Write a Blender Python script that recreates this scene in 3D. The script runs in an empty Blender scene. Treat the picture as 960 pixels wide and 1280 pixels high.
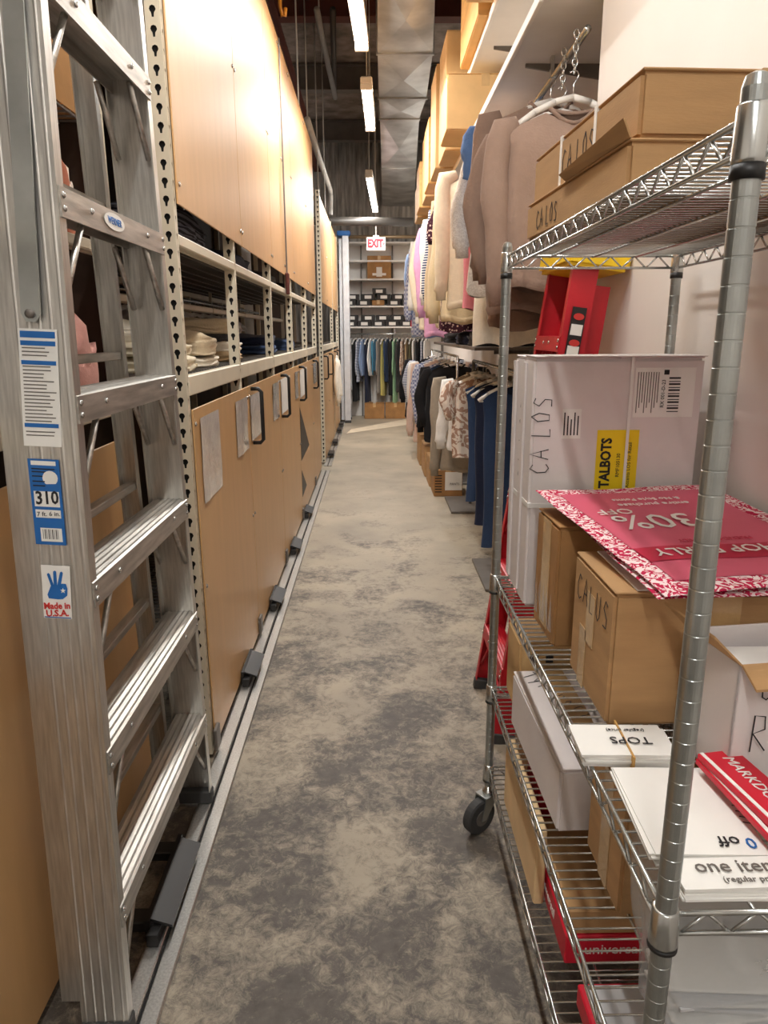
import bpy, bmesh, math, random
from mathutils import Vector, Matrix, noise
random.seed(7)
S = bpy.context.scene
COL = S.collection
PI = math.pi
# ---------------------------------------------------------------- camera (two vanishing points of the aisle -> rotation)
F = 890.0; CX, CY = 480.0, 640.0; H = 1.5
Yc = Vector((466-CX, 417-CY, F)).normalized()
Zc = -Vector((496-CX, 4233-CY, F)); Zc = (Zc - Zc.dot(Yc)*Yc).normalized()
Xc = Yc.cross(Zc)
RW = Matrix((Xc, Yc, Zc))
CAMP = Vector((0, 0, H))
cd = bpy.data.cameras.new('camera'); cam = bpy.data.objects.new('camera', cd); COL.objects.link(cam)
cd.sensor_fit = 'VERTICAL'; cd.sensor_height = 36; cd.lens = 36*F/1280; cd.clip_start = .02
r_, u_, b_ = RW @ Vector((1,0,0)), RW @ Vector((0,-1,0)), RW @ Vector((0,0,-1))
cam.matrix_world = Matrix.Translation(CAMP) @ Matrix((r_, u_, b_)).transposed().to_4x4()
S.camera = cam
def at(px, py, x=None, y=None, z=None):
    d = RW @ Vector((px-CX, py-CY, F))
    t = x/d.x if x is not None else y/d.y if y is not None else (z-H)/d.z
    return CAMP + d*t
# ---------------------------------------------------------------- world and exposure
w = bpy.data.worlds.new('world'); S.world = w; w.use_nodes = True
w.node_tree.nodes['Background'].inputs[0].default_value = (.9, .93, 1, 1)
w.node_tree.nodes['Background'].inputs[1].default_value = .3
S.view_settings.view_transform = 'Standard'; S.view_settings.look = 'None'
S.view_settings.exposure = 0.12; S.view_settings.gamma = 1; S.view_settings.use_curve_mapping = False
LAMP_W = 36.0          # watts per 1.2 m of fluorescent strip
# ---------------------------------------------------------------- materials
def lin(c):
    return tuple(((v/255)/12.92 if v/255 <= .04045 else ((v/255+.055)/1.055)**2.4) for v in c)
MATS = {}
def mat(name, c, rough=.6, metal=0, var=.06, scale=8, bump=0, bscale=60, stretch=None, c2=None, emit=0, trans=0, alpha=1, spec=.5, coat=0, sheen=0):
    if name in MATS: return MATS[name]
    m = bpy.data.materials.new(name); m.use_nodes = True; MATS[name] = m
    nt = m.node_tree; N = nt.nodes; K = nt.links; b = N['Principled BSDF']
    c1 = lin(c)
    tc = N.new('ShaderNodeTexCoord'); mp = N.new('ShaderNodeMapping'); K.new(tc.outputs['Object'], mp.inputs[0])
    if stretch: mp.inputs['Scale'].default_value = stretch
    n = N.new('ShaderNodeTexNoise'); n.inputs['Scale'].default_value = scale; n.inputs['Detail'].default_value = 5
    K.new(mp.outputs[0], n.inputs['Vector'])
    r = N.new('ShaderNodeValToRGB'); K.new(n.outputs['Fac'], r.inputs[0])
    e = r.color_ramp.elements; e[0].position = .32; e[1].position = .68
    if c2: e[0].color = (*lin(c2), 1); e[1].color = (*c1, 1)
    else:
        e[0].color = (*[v*(1-var*2) for v in c1], 1); e[1].color = (*[min(1, v*(1+var)) for v in c1], 1)
    K.new(r.outputs[0], b.inputs['Base Color'])
    b.inputs['Roughness'].default_value = rough; b.inputs['Metallic'].default_value = metal
    b.inputs['Specular IOR Level'].default_value = spec
    if coat: b.inputs['Coat Weight'].default_value = coat; b.inputs['Coat Roughness'].default_value = .12
    if sheen: b.inputs['Sheen Weight'].default_value = sheen
    if trans: b.inputs['Transmission Weight'].default_value = trans; b.inputs['IOR'].default_value = 1.1
    if alpha < 1: b.inputs['Alpha'].default_value = alpha
    if emit: K.new(r.outputs[0], b.inputs['Emission Color']); b.inputs['Emission Strength'].default_value = emit
    if bump:
        n2 = N.new('ShaderNodeTexNoise'); n2.inputs['Scale'].default_value = bscale; n2.inputs['Detail'].default_value = 4
        K.new(mp.outputs[0], n2.inputs['Vector'])
        bp = N.new('ShaderNodeBump'); bp.inputs['Strength'].default_value = bump; bp.inputs['Distance'].default_value = .01
        K.new(n2.outputs['Fac'], bp.inputs['Height']); K.new(bp.outputs[0], b.inputs['Normal'])
    return m
def fabric(c, k=''):
    return mat('fabric_%d_%d_%d%s' % (*c, k), c, .95, 0, .025, 40, .25, 120, spec=.15, sheen=.1)
def pattern(name, ca, cb, kind='dots', scale=30):
    if name in MATS: return MATS[name]
    m = mat(name, ca, .95, 0, .05, 20, .3, 90, spec=.15); nt = m.node_tree; N = nt.nodes; K = nt.links; b = N['Principled BSDF']
    tc = N.new('ShaderNodeTexCoord')
    if kind == 'dots': t = N.new('ShaderNodeTexVoronoi'); t.inputs['Scale'].default_value = scale; o = t.outputs['Distance']; lo, hi = .28, .34
    elif kind == 'stripes': t = N.new('ShaderNodeTexWave'); t.bands_direction = 'Z'; t.inputs['Scale'].default_value = scale; o = t.outputs['Fac']; lo, hi = .45, .55
    elif kind == 'vstripes': t = N.new('ShaderNodeTexWave'); t.bands_direction = 'X'; t.inputs['Scale'].default_value = scale; o = t.outputs['Fac']; lo, hi = .45, .55
    elif kind == 'floral': t = N.new('ShaderNodeTexNoise'); t.inputs['Scale'].default_value = scale; t.inputs['Distortion'].default_value = 3.5; t.inputs['Detail'].default_value = 1; o = t.outputs['Fac']; lo, hi = .49, .52
    else: t = N.new('ShaderNodeTexChecker'); t.inputs['Scale'].default_value = scale; o = t.outputs['Fac']; lo, hi = .4, .6
    K.new(tc.outputs['Object'], t.inputs['Vector'])
    r = N.new('ShaderNodeValToRGB'); r.color_ramp.elements[0].position = lo; r.color_ramp.elements[1].position = hi
    r.color_ramp.elements[0].color = (*lin(cb), 1); r.color_ramp.elements[1].color = (*lin(ca), 1)
    K.new(o, r.inputs[0]); K.new(r.outputs[0], b.inputs['Base Color'])
    return m
ALU = mat('aluminium', (205,203,198), .36, .9, .10, 6, .05, 40, stretch=(30,30,1.2))
ALUW = mat('worn_aluminium', (196,192,185), .42, .85, .16, 5, .08, 30, stretch=(14,1.5,14))
CHROME = mat('chrome_wire', (200,202,200), .25, .95, .05)
ZINC = mat('zinc_post', (178,182,180), .3, .9, .12, 9)
BEIGE = mat('beige_steel', (222,212,190), .45, 0, .04, 5)
DOOR = mat('tan_hardboard', (205,163,112), .42, 0, .03, 3, .02, 25, stretch=(1,6,1), coat=.1)
DOORU = mat('tan_hardboard_upper', (208,164,114), .48, 0, .03, 3, .02, 25, stretch=(1,6,1), spec=.4)
BLACK = mat('black_plastic', (28,27,27), .45)
DARK = mat('dark_gap', (22,20,19), .9)
WHITE = mat('white_paint', (236,232,226), .6, 0, .02)
WALLM = mat('white_wall_paint', (238,232,226), .7, 0, .02, 2, .04, 120)
CARD = mat('cardboard', (186,146,100), .8, 0, .06, 6, .08, 70, stretch=(1,1,6))
CARD2 = mat('cardboard_light', (214,176,122), .8, 0, .05, 6, .06, 70)
CARD3 = mat('cardboard_dark', (166,122,74), .8, 0, .10, 9, .12, 40)
CARDW = mat('white_carton', (226,218,216), .65, 0, .03, 6, .05, 60)
TAPE = mat('clear_tape', (206,170,120), .18, 0, .05, 20, .2, 40, coat=.6)
STRAP = mat('white_strap', (240,238,234), .4, 0, .02)
PAPER = mat('paper', (240,238,233), .7, 0, .02, 10)
SLEEVE = mat('document_sleeve', (222,216,210), .18, 0, .07, 14, .5, 22, coat=.8)
INK = mat('ink', (32,30,34), .7)
RED = mat('red_card', (205,22,48), .45, 0, .03)
BLUE = mat('sticker_blue', (28,104,180), .5, 0, .03)
REDINK = mat('sticker_red', (205,52,48), .5)
YEL = mat('yellow_label', (246,214,20), .55, 0, .02)
PINK = mat('poster_pink', (214,92,118), .5, 0, .02)
CRIM = mat('poster_crimson', (190,22,62), .5, 0, .02)
PAIS = pattern('poster_paisley', (246,226,226), (196,40,80), 'floral', 42)
FRED = mat('red_fibreglass', (190,22,38), .42, 0, .05, 9)
YPL = mat('yellow_plastic', (245,205,25), .5)
RUBBER = mat('grey_rubber', (62,62,62), .7)
SILV = mat('silver_ladder', (214,216,220), .45, .4)
PLAST = mat('clear_plastic', (225,228,230), .12, 0, .03, 6, .4, 12, alpha=.35, coat=.5)
GALV = mat('galvanised_duct', (205,207,207), .36, .8, .2, 3, .12, 8)
STEELR = mat('red_oxide_steel', (98,50,40), .7, 0, .1)
DECK = mat('sprayed_ceiling', (150,138,130), .95, 0, .25, 5, .9, 14)
INSUL = mat('foil_insulation', (200,198,194), .4, .3, .25, 4, .8, 5, stretch=(6,1,.6))
GREY = mat('grey_metal', (118,112,106), .5, .3)
PIPEW = mat('white_pipe', (205,202,196), .45)
PIPED = mat('dark_pipe', (62,58,54), .45)
LIT = mat('lit_tube', (255,252,244), .5, 0, 0, emit=26)
EXITW = mat('exit_face', (250,238,236), .5, 0, .01, emit=.12)
EXITR = mat('exit_red', (225,20,45), .5, 0, .01, emit=.3)
HANGW = mat('white_hanger', (236,233,228), .45, 0, .02)
WOOD = mat('wooden_crate', (226,178,110), .7, 0, .08, 5, .1, 40, stretch=(1,1,8))
SHOEB = mat('black_shoe_box', (42,40,40), .6)
# floor
def floor_mat():
    m = bpy.data.materials.new('worn_concrete'); m.use_nodes = True
    nt = m.node_tree; N = nt.nodes; K = nt.links; b = N['Principled BSDF']; tc = N.new('ShaderNodeTexCoord')
    def nz(sc, det, ro=.6, dist=0):
        n = N.new('ShaderNodeTexNoise'); n.inputs['Scale'].default_value = sc; n.inputs['Detail'].default_value = det
        n.inputs['Roughness'].default_value = ro; n.inputs['Distortion'].default_value = dist
        K.new(tc.outputs['Object'], n.inputs['Vector']); return n.outputs['Fac']
    def ramp(o, stops):
        r = N.new('ShaderNodeValToRGB'); K.new(o, r.inputs[0]); e = r.color_ramp.elements
        e[0].position, e[0].color = stops[0][0], (*stops[0][1], 1); e[1].position, e[1].color = stops[1][0], (*stops[1][1], 1); return r.outputs[0]
    def mix(f, a, c, mode='MIX'):
        x = N.new('ShaderNodeMix'); x.data_type = 'RGBA'; x.blend_type = mode
        if isinstance(f, float): x.inputs[0].default_value = f
        else: K.new(f, x.inputs[0])
        K.new(a, x.inputs[6]); K.new(c, x.inputs[7]); return x.outputs[2]
    def math_(op, a, b_):
        x = N.new('ShaderNodeMath'); x.operation = op; x.use_clamp = True
        for i, v in enumerate((a, b_)):
            if isinstance(v, (int, float)): x.inputs[i].default_value = v
            else: K.new(v, x.inputs[i])
        return x.outputs[0]
    base = ramp(nz(1.6, 8), [(.3, lin((146,136,120))), (.7, lin((182,169,148)))])
    # black residue of an old floor covering: heavy towards the near end of the aisle
    sep = N.new('ShaderNodeSeparateXYZ'); K.new(tc.outputs['Object'], sep.inputs[0])
    mr = N.new('ShaderNodeMapRange'); mr.inputs[1].default_value = 1.0; mr.inputs[2].default_value = 7.5; mr.inputs[3].default_value = .125; mr.inputs[4].default_value = -.055
    K.new(sep.outputs[1], mr.inputs[0])
    big = nz(3.1, 6, .62, .5); fine = nz(26, 13, .86, .6)
    s = math_('ADD', math_('MULTIPLY', big, .48), math_('MULTIPLY', fine, .52))
    x = N.new('ShaderNodeMath'); x.operation = 'ADD'; K.new(s, x.inputs[0]); K.new(mr.outputs[0], x.inputs[1])
    f = ramp(x.outputs[0], [(.525, (0,0,0)), (.635, (.9,.9,.9))])
    dk = ramp(nz(30, 6), [(.3, lin((50,46,44))), (.7, lin((84,77,72)))])
    c = mix(f, base, dk)
    g = ramp(nz(70, 5, .7), [(.69, (0,0,0)), (.73, (1,1,1))])
    wh = N.new('ShaderNodeRGB'); wh.outputs[0].default_value = (*lin((205,196,180)), 1)
    K.new(mix(math_('MULTIPLY', g, .5), c, wh.outputs[0]), b.inputs['Base Color'])
    b.inputs['Roughness'].default_value = .55
    bp = N.new('ShaderNodeBump'); bp.inputs['Strength'].default_value = .25; bp.inputs['Distance'].default_value = .006
    K.new(fine, bp.inputs['Height']); K.new(bp.outputs[0], b.inputs['Normal'])
    return m
# ---------------------------------------------------------------- mesh helpers
class MB:
    def __init__(s): s.v = []; s.f = []
    def add(s, vs, fs):
        o = len(s.v); s.v += [Vector(p) for p in vs]; s.f += [tuple(i+o for i in f) for f in fs]; return s
    def box(s, x0, x1, y0, y1, z0, z1, R=None):
        vs = [Vector((x, y, z)) for x in (x0, x1) for y in (y0, y1) for z in (z0, z1)]
        if R is not None: vs = [R @ p for p in vs]
        return s.add(vs, [(0,1,3,2),(4,6,7,5),(0,4,5,1),(2,3,7,6),(0,2,6,4),(1,5,7,3)])
    def bbox(s, x0, x1, y0, y1, z0, z1, b=.004, seg=1):
        bm = bmesh.new(); bmesh.ops.create_cube(bm, size=1)
        for q in bm.verts: q.co = Vector(((x0+x1)/2+q.co.x*(x1-x0), (y0+y1)/2+q.co.y*(y1-y0), (z0+z1)/2+q.co.z*(z1-z0)))
        bmesh.ops.bevel(bm, geom=bm.edges[:], offset=min(b, .45*min(x1-x0, y1-y0, z1-z0)), segments=seg, affect='EDGES')
        bm.verts.index_update(); s.add([q.co.copy() for q in bm.verts], [[q.index for q in fc.verts] for fc in bm.faces]); bm.free(); return s
    def tube(s, pts, r, n=8, caps=True, closed=False):
        pts = [Vector(p) for p in pts]; k = len(pts); rs = r if isinstance(r, (list, tuple)) else [r]*k
        rings = []; up = None
        for i, p in enumerate(pts):
            d = (pts[(i+1) % k]-pts[i-1]) if closed else pts[min(i+1, k-1)]-pts[max(i-1, 0)]
            d.normalize()
            if up is None: up = Vector((0,0,1)) if abs(d.z) < .9 else Vector((1,0,0))
            a = d.cross(up)
            if a.length < 1e-5: a = d.cross(Vector((0,1,0)))
            a.normalize(); bb = a.cross(d).normalized(); up = bb
            rings.append([p + (a*math.cos(t*2*PI/n) + bb*math.sin(t*2*PI/n))*rs[i] for t in range(n)])
        vs = [q for g in rings for q in g]; fs = []
        for i in range(k if closed else k-1):
            j = (i+1) % k
            for t in range(n): fs.append((i*n+t, i*n+(t+1) % n, j*n+(t+1) % n, j*n+t))
        if caps and not closed: fs += [tuple(range(n))[::-1], tuple((k-1)*n+t for t in range(n))]
        return s.add(vs, fs)
    def lathe(s, prof, n=16, c=(0,0,0)):
        vs = [Vector((c[0]+r*math.cos(t*2*PI/n), c[1]+r*math.sin(t*2*PI/n), c[2]+z)) for r, z in prof for t in range(n)]
        fs = [(i*n+t, i*n+(t+1) % n, (i+1)*n+(t+1) % n, (i+1)*n+t) for i in range(len(prof)-1) for t in range(n)]
        fs += [tuple(range(n))[::-1], tuple((len(prof)-1)*n+t for t in range(n))]
        return s.add(vs, fs)
    def prism(s, poly, a, b_):     # poly points (2d) mapped by functions a(p)->start, b_(p)->end
        n = len(poly); vs = [a(p) for p in poly]+[b_(p) for p in poly]
        return s.add(vs, [(i, (i+1) % n, n+(i+1) % n, n+i) for i in range(n)]+[tuple(range(n))[::-1], tuple(range(n, 2*n))])
    def mesh(s, name, m, smooth=False):
        me = bpy.data.meshes.new(name); me.from_pydata([tuple(p) for p in s.v], [], s.f); me.materials.append(m)
        bm = bmesh.new(); bm.from_mesh(me); bmesh.ops.recalc_face_normals(bm, faces=bm.faces); bm.to_mesh(me); bm.free()
        if smooth: me.polygons.foreach_set('use_smooth', [True]*len(me.polygons))
        return me
    def build(s, name, m, parent=None, smooth=False):
        return obj(name, s.mesh(name, m, smooth), parent)
def obj(name, me, parent=None, M=None):
    o = bpy.data.objects.new(name, me); COL.objects.link(o)
    if parent: o.parent = parent
    if M is not None: o.matrix_basis = M
    return o
def tag(o, label=None, cat=None, group=None, kind=None):
    if label: o['label'] = label
    if cat: o['category'] = cat
    if group: o['group'] = group
    if kind: o['kind'] = kind
    return o
def thing(name, label, cat, loc=(0,0,0), rz=0, group=None):
    o = bpy.data.objects.new(name, None); COL.objects.link(o); o.empty_display_size = .05
    o.location = loc; o.rotation_euler = (0, 0, rz); return tag(o, label, cat, group)
def struct(name, mb, m, parent=None):
    o = mb.build(name, m, parent)
    if not parent: o['kind'] = 'structure'
    return o
def basis(o, right, up):
    r = Vector(right).normalized(); u = Vector(up); u = (u-u.dot(r)*r).normalized(); n = r.cross(u)
    M = Matrix((r, u, n)).transposed().to_4x4(); M.translation = Vector(o); return M
TC = {}
def text(s, size, o, right, up, m, parent, name='lettering', al='CENTER', sx=1, shear=0, bold=0):
    k = (s, size, al, m.name, sx, shear, bold)
    if k not in TC:
        c = bpy.data.curves.new('t', 'FONT'); c.body = s; c.size = size; c.align_x = al; c.align_y = 'CENTER'; c.extrude = .0004; c.resolution_u = 2; c.shear = shear; c.offset = bold
        t = bpy.data.objects.new('t', c); COL.objects.link(t); dg = bpy.context.evaluated_depsgraph_get()
        me = bpy.data.meshes.new_from_object(t.evaluated_get(dg)); bpy.data.objects.remove(t); me.materials.clear(); me.materials.append(m)
        for v in me.vertices: v.co.x *= sx
        TC[k] = me
    return obj(name, TC[k], parent, basis(o, right, up))
GL = {'C': [[(.8,.85),(.45,1),(.1,.6),(.15,.15),(.5,0),(.85,.15)]], 'A': [[(0,0),(.45,1),(.85,0)],[(.15,.38),(.75,.4)]], 'L': [[(.15,1),(.1,0),(.7,.03)]],
      'O': [[(.5,1),(.1,.65),(.2,.05),(.65,.05),(.8,.6),(.5,1)]], 'S': [[(.8,.9),(.4,1),(.15,.7),(.7,.4),(.65,.05),(.1,.05)]], 'U': [[(.1,1),(.1,.2),(.4,0),(.7,.2),(.75,1)]],
      'R': [[(.1,0),(.15,1),(.6,.95),(.65,.6),(.15,.5),(.75,0)]], 'e': [[(.1,.3),(.6,.35),(.4,.6),(.1,.35),(.25,0),(.65,.1)]], '-': [[(.1,.35),(.6,.38)]],
      'B': [[(.1,0),(.15,1),(.6,.85),(.2,.55),(.75,.3),(.1,0)]], 'T': [[(.4,0),(.45,1)],[(0,.97),(.9,1)]], 'y': [[(.1,.6),(.3,.2),(.6,.6)],[(.6,.6),(.3,-.3)]], 'i': [[(.3,0),(.3,.5)]],
      'n': [[(.1,0),(.1,.5),(.5,.5),(.55,0)]], 'r': [[(.2,0),(.2,.5),(.5,.55)]], 'o': [[(.3,.5),(.1,.25),(.3,0),(.55,.25),(.3,.5)]], ' ': []}
def marker(s, h, o, right, up, parent, m=INK, t=.0022, name='handwritten_letter'):
    x = 0; B = basis(o, right, up)
    for i, ch in enumerate(s):
        mb = MB()
        for st in GL.get(ch, GL['o']):
            p = [Vector(((x+a*.62)*h, (b_+.05*math.sin(i*2.1))*h, 0)) for a, b_ in st]; n = len(p); L = []; Rr = []
            for j, q in enumerate(p):
                d = (p[min(j+1, n-1)]-p[max(j-1, 0)]).normalized(); nn = Vector((-d.y, d.x, 0))*t/2; L.append(q+nn); Rr.append(q-nn)
            e = Vector((0, 0, .0006))
            vs = L+Rr+[v+e for v in L]+[v+e for v in Rr]; fs = []
            for j in range(n-1): fs += [(j, j+1, n+j+1, n+j), (2*n+j, 2*n+j+1, 3*n+j+1, 3*n+j), (j, j+1, 2*n+j+1, 2*n+j), (n+j, n+j+1, 3*n+j+1, 3*n+j)]
            mb.add(vs, fs)
        if mb.v: obj(name, mb.mesh(name, m), parent, B)
        x += .78 if ch != ' ' else .4
def copy_tree(o, parent=None):
    c = o.copy(); COL.objects.link(c); c.parent = parent
    for ch in list(o.children): copy_tree(ch, c)
    return c
ORD = ['first','second','third','fourth','fifth','sixth','seventh','eighth','ninth','tenth','eleventh','twelfth','thirteenth','fourteenth','fifteenth','sixteenth','seventeenth','eighteenth','nineteenth','twentieth','twenty-first','twenty-second','twenty-third','twenty-fourth']
# ---------------------------------------------------------------- the setting
FM = floor_mat()
struct('floor', MB().box(-2.2, 1.5, -3.5, 14, -.1, 0), FM)
struct('floor_patch', MB().prism([(-.42,11.0),(.62,12.1),(.62,12.9),(-.36,11.5)], lambda p: (p[0], p[1], 0), lambda p: (p[0], p[1], .003)), mat('pale_patch', (222,208,184), .6))
struct('ceiling', MB().box(-2.2, 1.5, -3.5, 14, 4.9, 5.0), DECK)
struct('wall_left', MB().box(-2.2, -2.1, -3.5, 14, 0, 4.9), WALLM)
struct('wall_right', MB().box(1.3, 1.4, 2.92, 14, 0, 4.9), WALLM)
struct('wall_front_right', MB().box(.84, 1.3, -3.5, 2.92, 0, 4.9), WALLM)
struct('wall_back', MB().box(-2.2, 1.5, -3.6, -3.5, 0, 4.9), WALLM)
mb = MB(); xs = [-2.2+.04*i for i in range(94)]
mb.add([(x, 13.9-.02*(i % 4 in (1,2)), z) for i, x in enumerate(xs) for z in (0, 4.9)], [(2*i, 2*i+2, 2*i+3, 2*i+1) for i in range(len(xs)-1)])
struct('wall_far', mb, INSUL)
def beam(name, x0, x1, y, z, m, lab=None):
    b = MB(); b.box(x0, x1, y-.08, y+.08, z, z+.015); b.box(x0, x1, y-.08, y+.08, z+.29, z+.305); b.box(x0, x1, y-.006, y+.006, z+.015, z+.29)
    return struct(name, b, m)
for i, (y, m) in enumerate(((8.2, STEELR), (10.4, GREY), (12.9, GREY))): beam('trim_%d' % (i+1), -2.1, 1.3, y, 4.58, m)
b = MB(); 
b.box(-1.02, -.9, 3, 13.8, 4.30, 4.32); b.box(-1.02, -.9, 3, 13.8, 4.50, 4.52); b.box(-.967, -.953, 3, 13.8, 4.32, 4.50); struct('trim_4', b, STEELR)
# sliding-rack floor track
t = thing('floor_track', 'twin aluminium floor track along the foot of the tan cabinets', 'track', (0,0,0))
for y0, y1 in ((.2, 7.9), (8.2, 12.6)):
    MB().bbox(-.532, -.492, y0, y1, 0, .014, .003).build('track_rail', ALU, t)
    MB().bbox(-.585, -.541, y0, y1, 0, .014, .003).build('track_rail', ALU, t)
    MB().box(-.541, -.532, y0, y1, 0, .004).build('groove', DARK, t)
# ---------------------------------------------------------------- fluorescent strips
def strip(p0, p1, label, top=4.9, k=1.0):
    p0, p1 = Vector(p0), Vector(p1); d = p1-p0; L = d.length
    o = thing('strip_light', label, 'light', (p0+p1)/2, 0, 'fluorescent strips over the aisle')
    o.rotation_euler = d.to_track_quat('Y', 'Z').to_euler()
    MB().bbox(-.045, .045, -L/2-.03, L/2+.03, .03, .085, .01).build('housing', WHITE, o)
    for s in (-1, 1):
        MB().tube([(s*.022, -L/2, .012), (s*.022, L/2, .012)], .014, 8).build('tube', LIT, o, True)
        MB().bbox(-.045, .045, s*(L/2+.015)-.015, s*(L/2+.015)+.015, -.005, .035, .004).build('end_cap', WHITE, o)
        z = top-o.location.z
        MB().tube([(0, s*(L/2-.1), .085), (0, s*(L/2-.16), z-.01)], .004, 5).build('hanger_cord', PIPEW, o)
    la = bpy.data.lights.new('strip_lamp', 'AREA'); la.shape = 'RECTANGLE'; la.size = .09; la.size_y = L; la.energy = k*LAMP_W*L/1.2; la.color = (1, .985, .955)
    lo = bpy.data.objects.new('strip_lamp', la); COL.objects.link(lo); lo.parent = o; lo.location = (0, 0, -.012)
    return o
zl = 3.3
strip(at(437,-40,z=zl), at(452,62,z=zl), 'nearest lit fluorescent strip hanging from the dark ceiling')
strip(at(458,112,z=zl), at(463,163,z=zl), 'middle lit fluorescent strip hanging from cords')
strip(at(461,222,z=zl), at(469,265,z=zl), 'farthest lit fluorescent strip above the exit sign')
strip((-.1, .9, zl), (-.1, 2.5, zl), 'fluorescent strip overhead at the near end of the aisle', k=.5)
strip((-.1, -2.4, zl), (-.1, -.4, zl), 'fluorescent strip overhead behind the viewer', k=.6)
# ---------------------------------------------------------------- duct, pipes
du = thing('air_duct', 'galvanised sheet metal air duct with cross-creased panels', 'duct', (0,0,0))
zd = 3.75
seams = [(472,545,-40),(472,541,66),(474,533,122),(475,524,148),(477,520,210),(478,517,262)]
for (a0,a1,ya),(b0,b1,yb) in zip(seams, seams[1:]):
    q = [at(a0,ya,z=zd), at(a1,ya,z=zd), at(b1,yb,z=zd), at(b0,yb,z=zd)]
    c = sum(q, Vector())/4; c.z -= .03; up = Vector((0,0,.4))
    m_ = MB(); m_.add(q+[c]+[p+up for p in q], [(0,1,4),(1,2,4),(2,3,4),(3,0,4),(0,3,8,5),(1,6,7,2),(5,8,7,6),(0,5,6,1),(3,2,7,8)]); m_.build('duct_panel', GALV, du)
    m_ = MB(); e = Vector((.012,0,0)); m_.box(-1,1,0,.03,-.012,.41, Matrix.Translation((q[2]+q[3])/2) @ Matrix.Diagonal(((q[2]-q[3]).length/2+.012,1,1,1)))
    m_.build('flange', GALV, du)
def pipe(name, pts, r, m, label, n=10):
    return tag(MB().tube(pts, r, n).build(name, m, None, True), label, 'pipe')
pipe('sprinkler_main', [(-2.1,11,3.1),(.6,11,3.06)], .06, PIPED, 'thick dark horizontal pipe crossing above the aisle end')
pipe('curtain_pipe', [(-.5,12.6,3.06),(1.25,12.6,3.06)], .03, mat('brass_pipe', (150,128,100), .4, .5), 'thin horizontal brownish pipe in front of the far white shelves')
pipe('white_conduit', [at(384,150,x=-.63), at(398,195,x=-.62), at(413,238,x=-.60), at(413,238,x=-.60)+Vector((0,.05,-.06)), at(413,268,y=at(413,238,x=-.60).y)], .035, PIPEW, 'white pipe along the cabinet tops bending down')
for q in ((399,30),(416,108)): p = at(*q, z=4.4); pipe('pipe_strap', [p, (p.x,p.y,4.9)], .008, PIPEW, 'thin strap rod holding the %s end of the pale grey pipe' % ('near' if q[1] < 50 else 'far'), 6)
pipe('grey_conduit', [at(396,12,z=4.4), at(401,40,z=4.4), at(419,122,z=4.4)], .03, mat('grey_pipe', (150,150,150), .4), 'pale grey pipe high up beside the red steel joist')
pipe('black_conduit', [at(416,12,z=4.5), at(418,118,z=4.5)], .03, PIPED, 'short black pipe high up beside the pale grey pipe')
for i, (px, py, x_) in enumerate(((372,95,'leftmost'), (384,140,'second'), (396,170,'third'), (405,200,'rightmost'))):
    p = at(px, py, y=7+i*.9); pipe('hanger_rod', [(p.x, p.y, 3.2 if i < 2 else 2.9), (p.x, p.y, 4.9)], .008, PIPEW, x_+' of the thin vertical rods hanging above the left cabinets', 6)
h_ = MB().tube([at(350,-10,y=5.2), at(350,8,y=5.2), at(353,20,y=5.2), at(356,20,y=5.2), at(357,10,y=5.2)], .012, 8).build('orange_hook', mat('orange_hook', (220,140,40), .5), None, True)
tag(h_, 'orange hook hanging above the left cabinet doors', 'hook')
# ---------------------------------------------------------------- left racks
def keyface(mb, z0, z1, O, A, wid, pitch=.05, r=.0095):
    n = int((z1-z0)/pitch); O, A = Vector(O), Vector(A); up = Vector((0,0,1))
    ang = sorted([math.atan2(sy*pitch/2, sx*wid/2) % (2*PI) for sx in (-1,1) for sy in (-1,1)] + [i*PI/4+.02 for i in range(6)] + [1.5*PI+d*PI/180 for d in (-34,-20,-8,8,20,34,70)]); k = len(ang)
    vs = []; fs = []
    for c in range(n):
        z = z0+(c+.5)*pitch
        for a in ang:
            ca, sa = math.cos(a), math.sin(a); t_ = min(wid/2/abs(ca) if abs(ca) > 1e-6 else 9, pitch/2/abs(sa) if abs(sa) > 1e-6 else 9)
            hr = max(r, min(r*.42/max(abs(ca), 1e-4), r*2.2)) if sa < 0 else r
            for rr in (t_, min(hr, t_*.9)): vs.append(O+A*(ca*rr)+up*(z+sa*rr+(.004 if rr != t_ else 0)))
        for i in range(k):
            o = c*2*k; j = (i+1) % k; fs.append((o+2*i, o+2*j, o+2*j+1, o+2*i+1))
    mb.add(vs, fs)
    zt = z0+n*pitch
    if z1-zt > .001: mb.add([O-A*wid/2+up*zt, O+A*wid/2+up*zt, O+A*wid/2+up*z1, O-A*wid/2+up*z1], [(0,1,2,3)])
PM = {}
def rack_post(parent, x, y, z1, slots=True):
    k = (round(z1,2), slots)
    if k not in PM:
        m_ = MB(); W = .042; D = .032
        if slots:
            keyface(m_, 0, z1, (-W/2, 0, 0), (1,0,0), W); keyface(m_, 0, z1, (0, D/2, 0), (0,1,0), D, .05, .0055)
            m_.box(-W, -.002, D-.002, D, 0, z1); m_.box(-W-.002, -W, 0, D, 0, z1); m_.box(-W, 0, 0, D, z1, z1+.002)
        else: m_.box(-W, 0, 0, D, 0, z1)
        d = MB().box(-W+.004, -.004, .006, D-.004, .01, z1-.01)  # near-black filler, paints the shade inside the hollow post behind the slots
        PM[k] = (m_.mesh('post', BEIGE), d.mesh('post_inner_shade', DARK))
    o = obj('post', PM[k][0], parent, Matrix.Translation((x, y, .016)))
    if slots: obj('post_inner_shade', PM[k][1], o)
    return o
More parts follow.
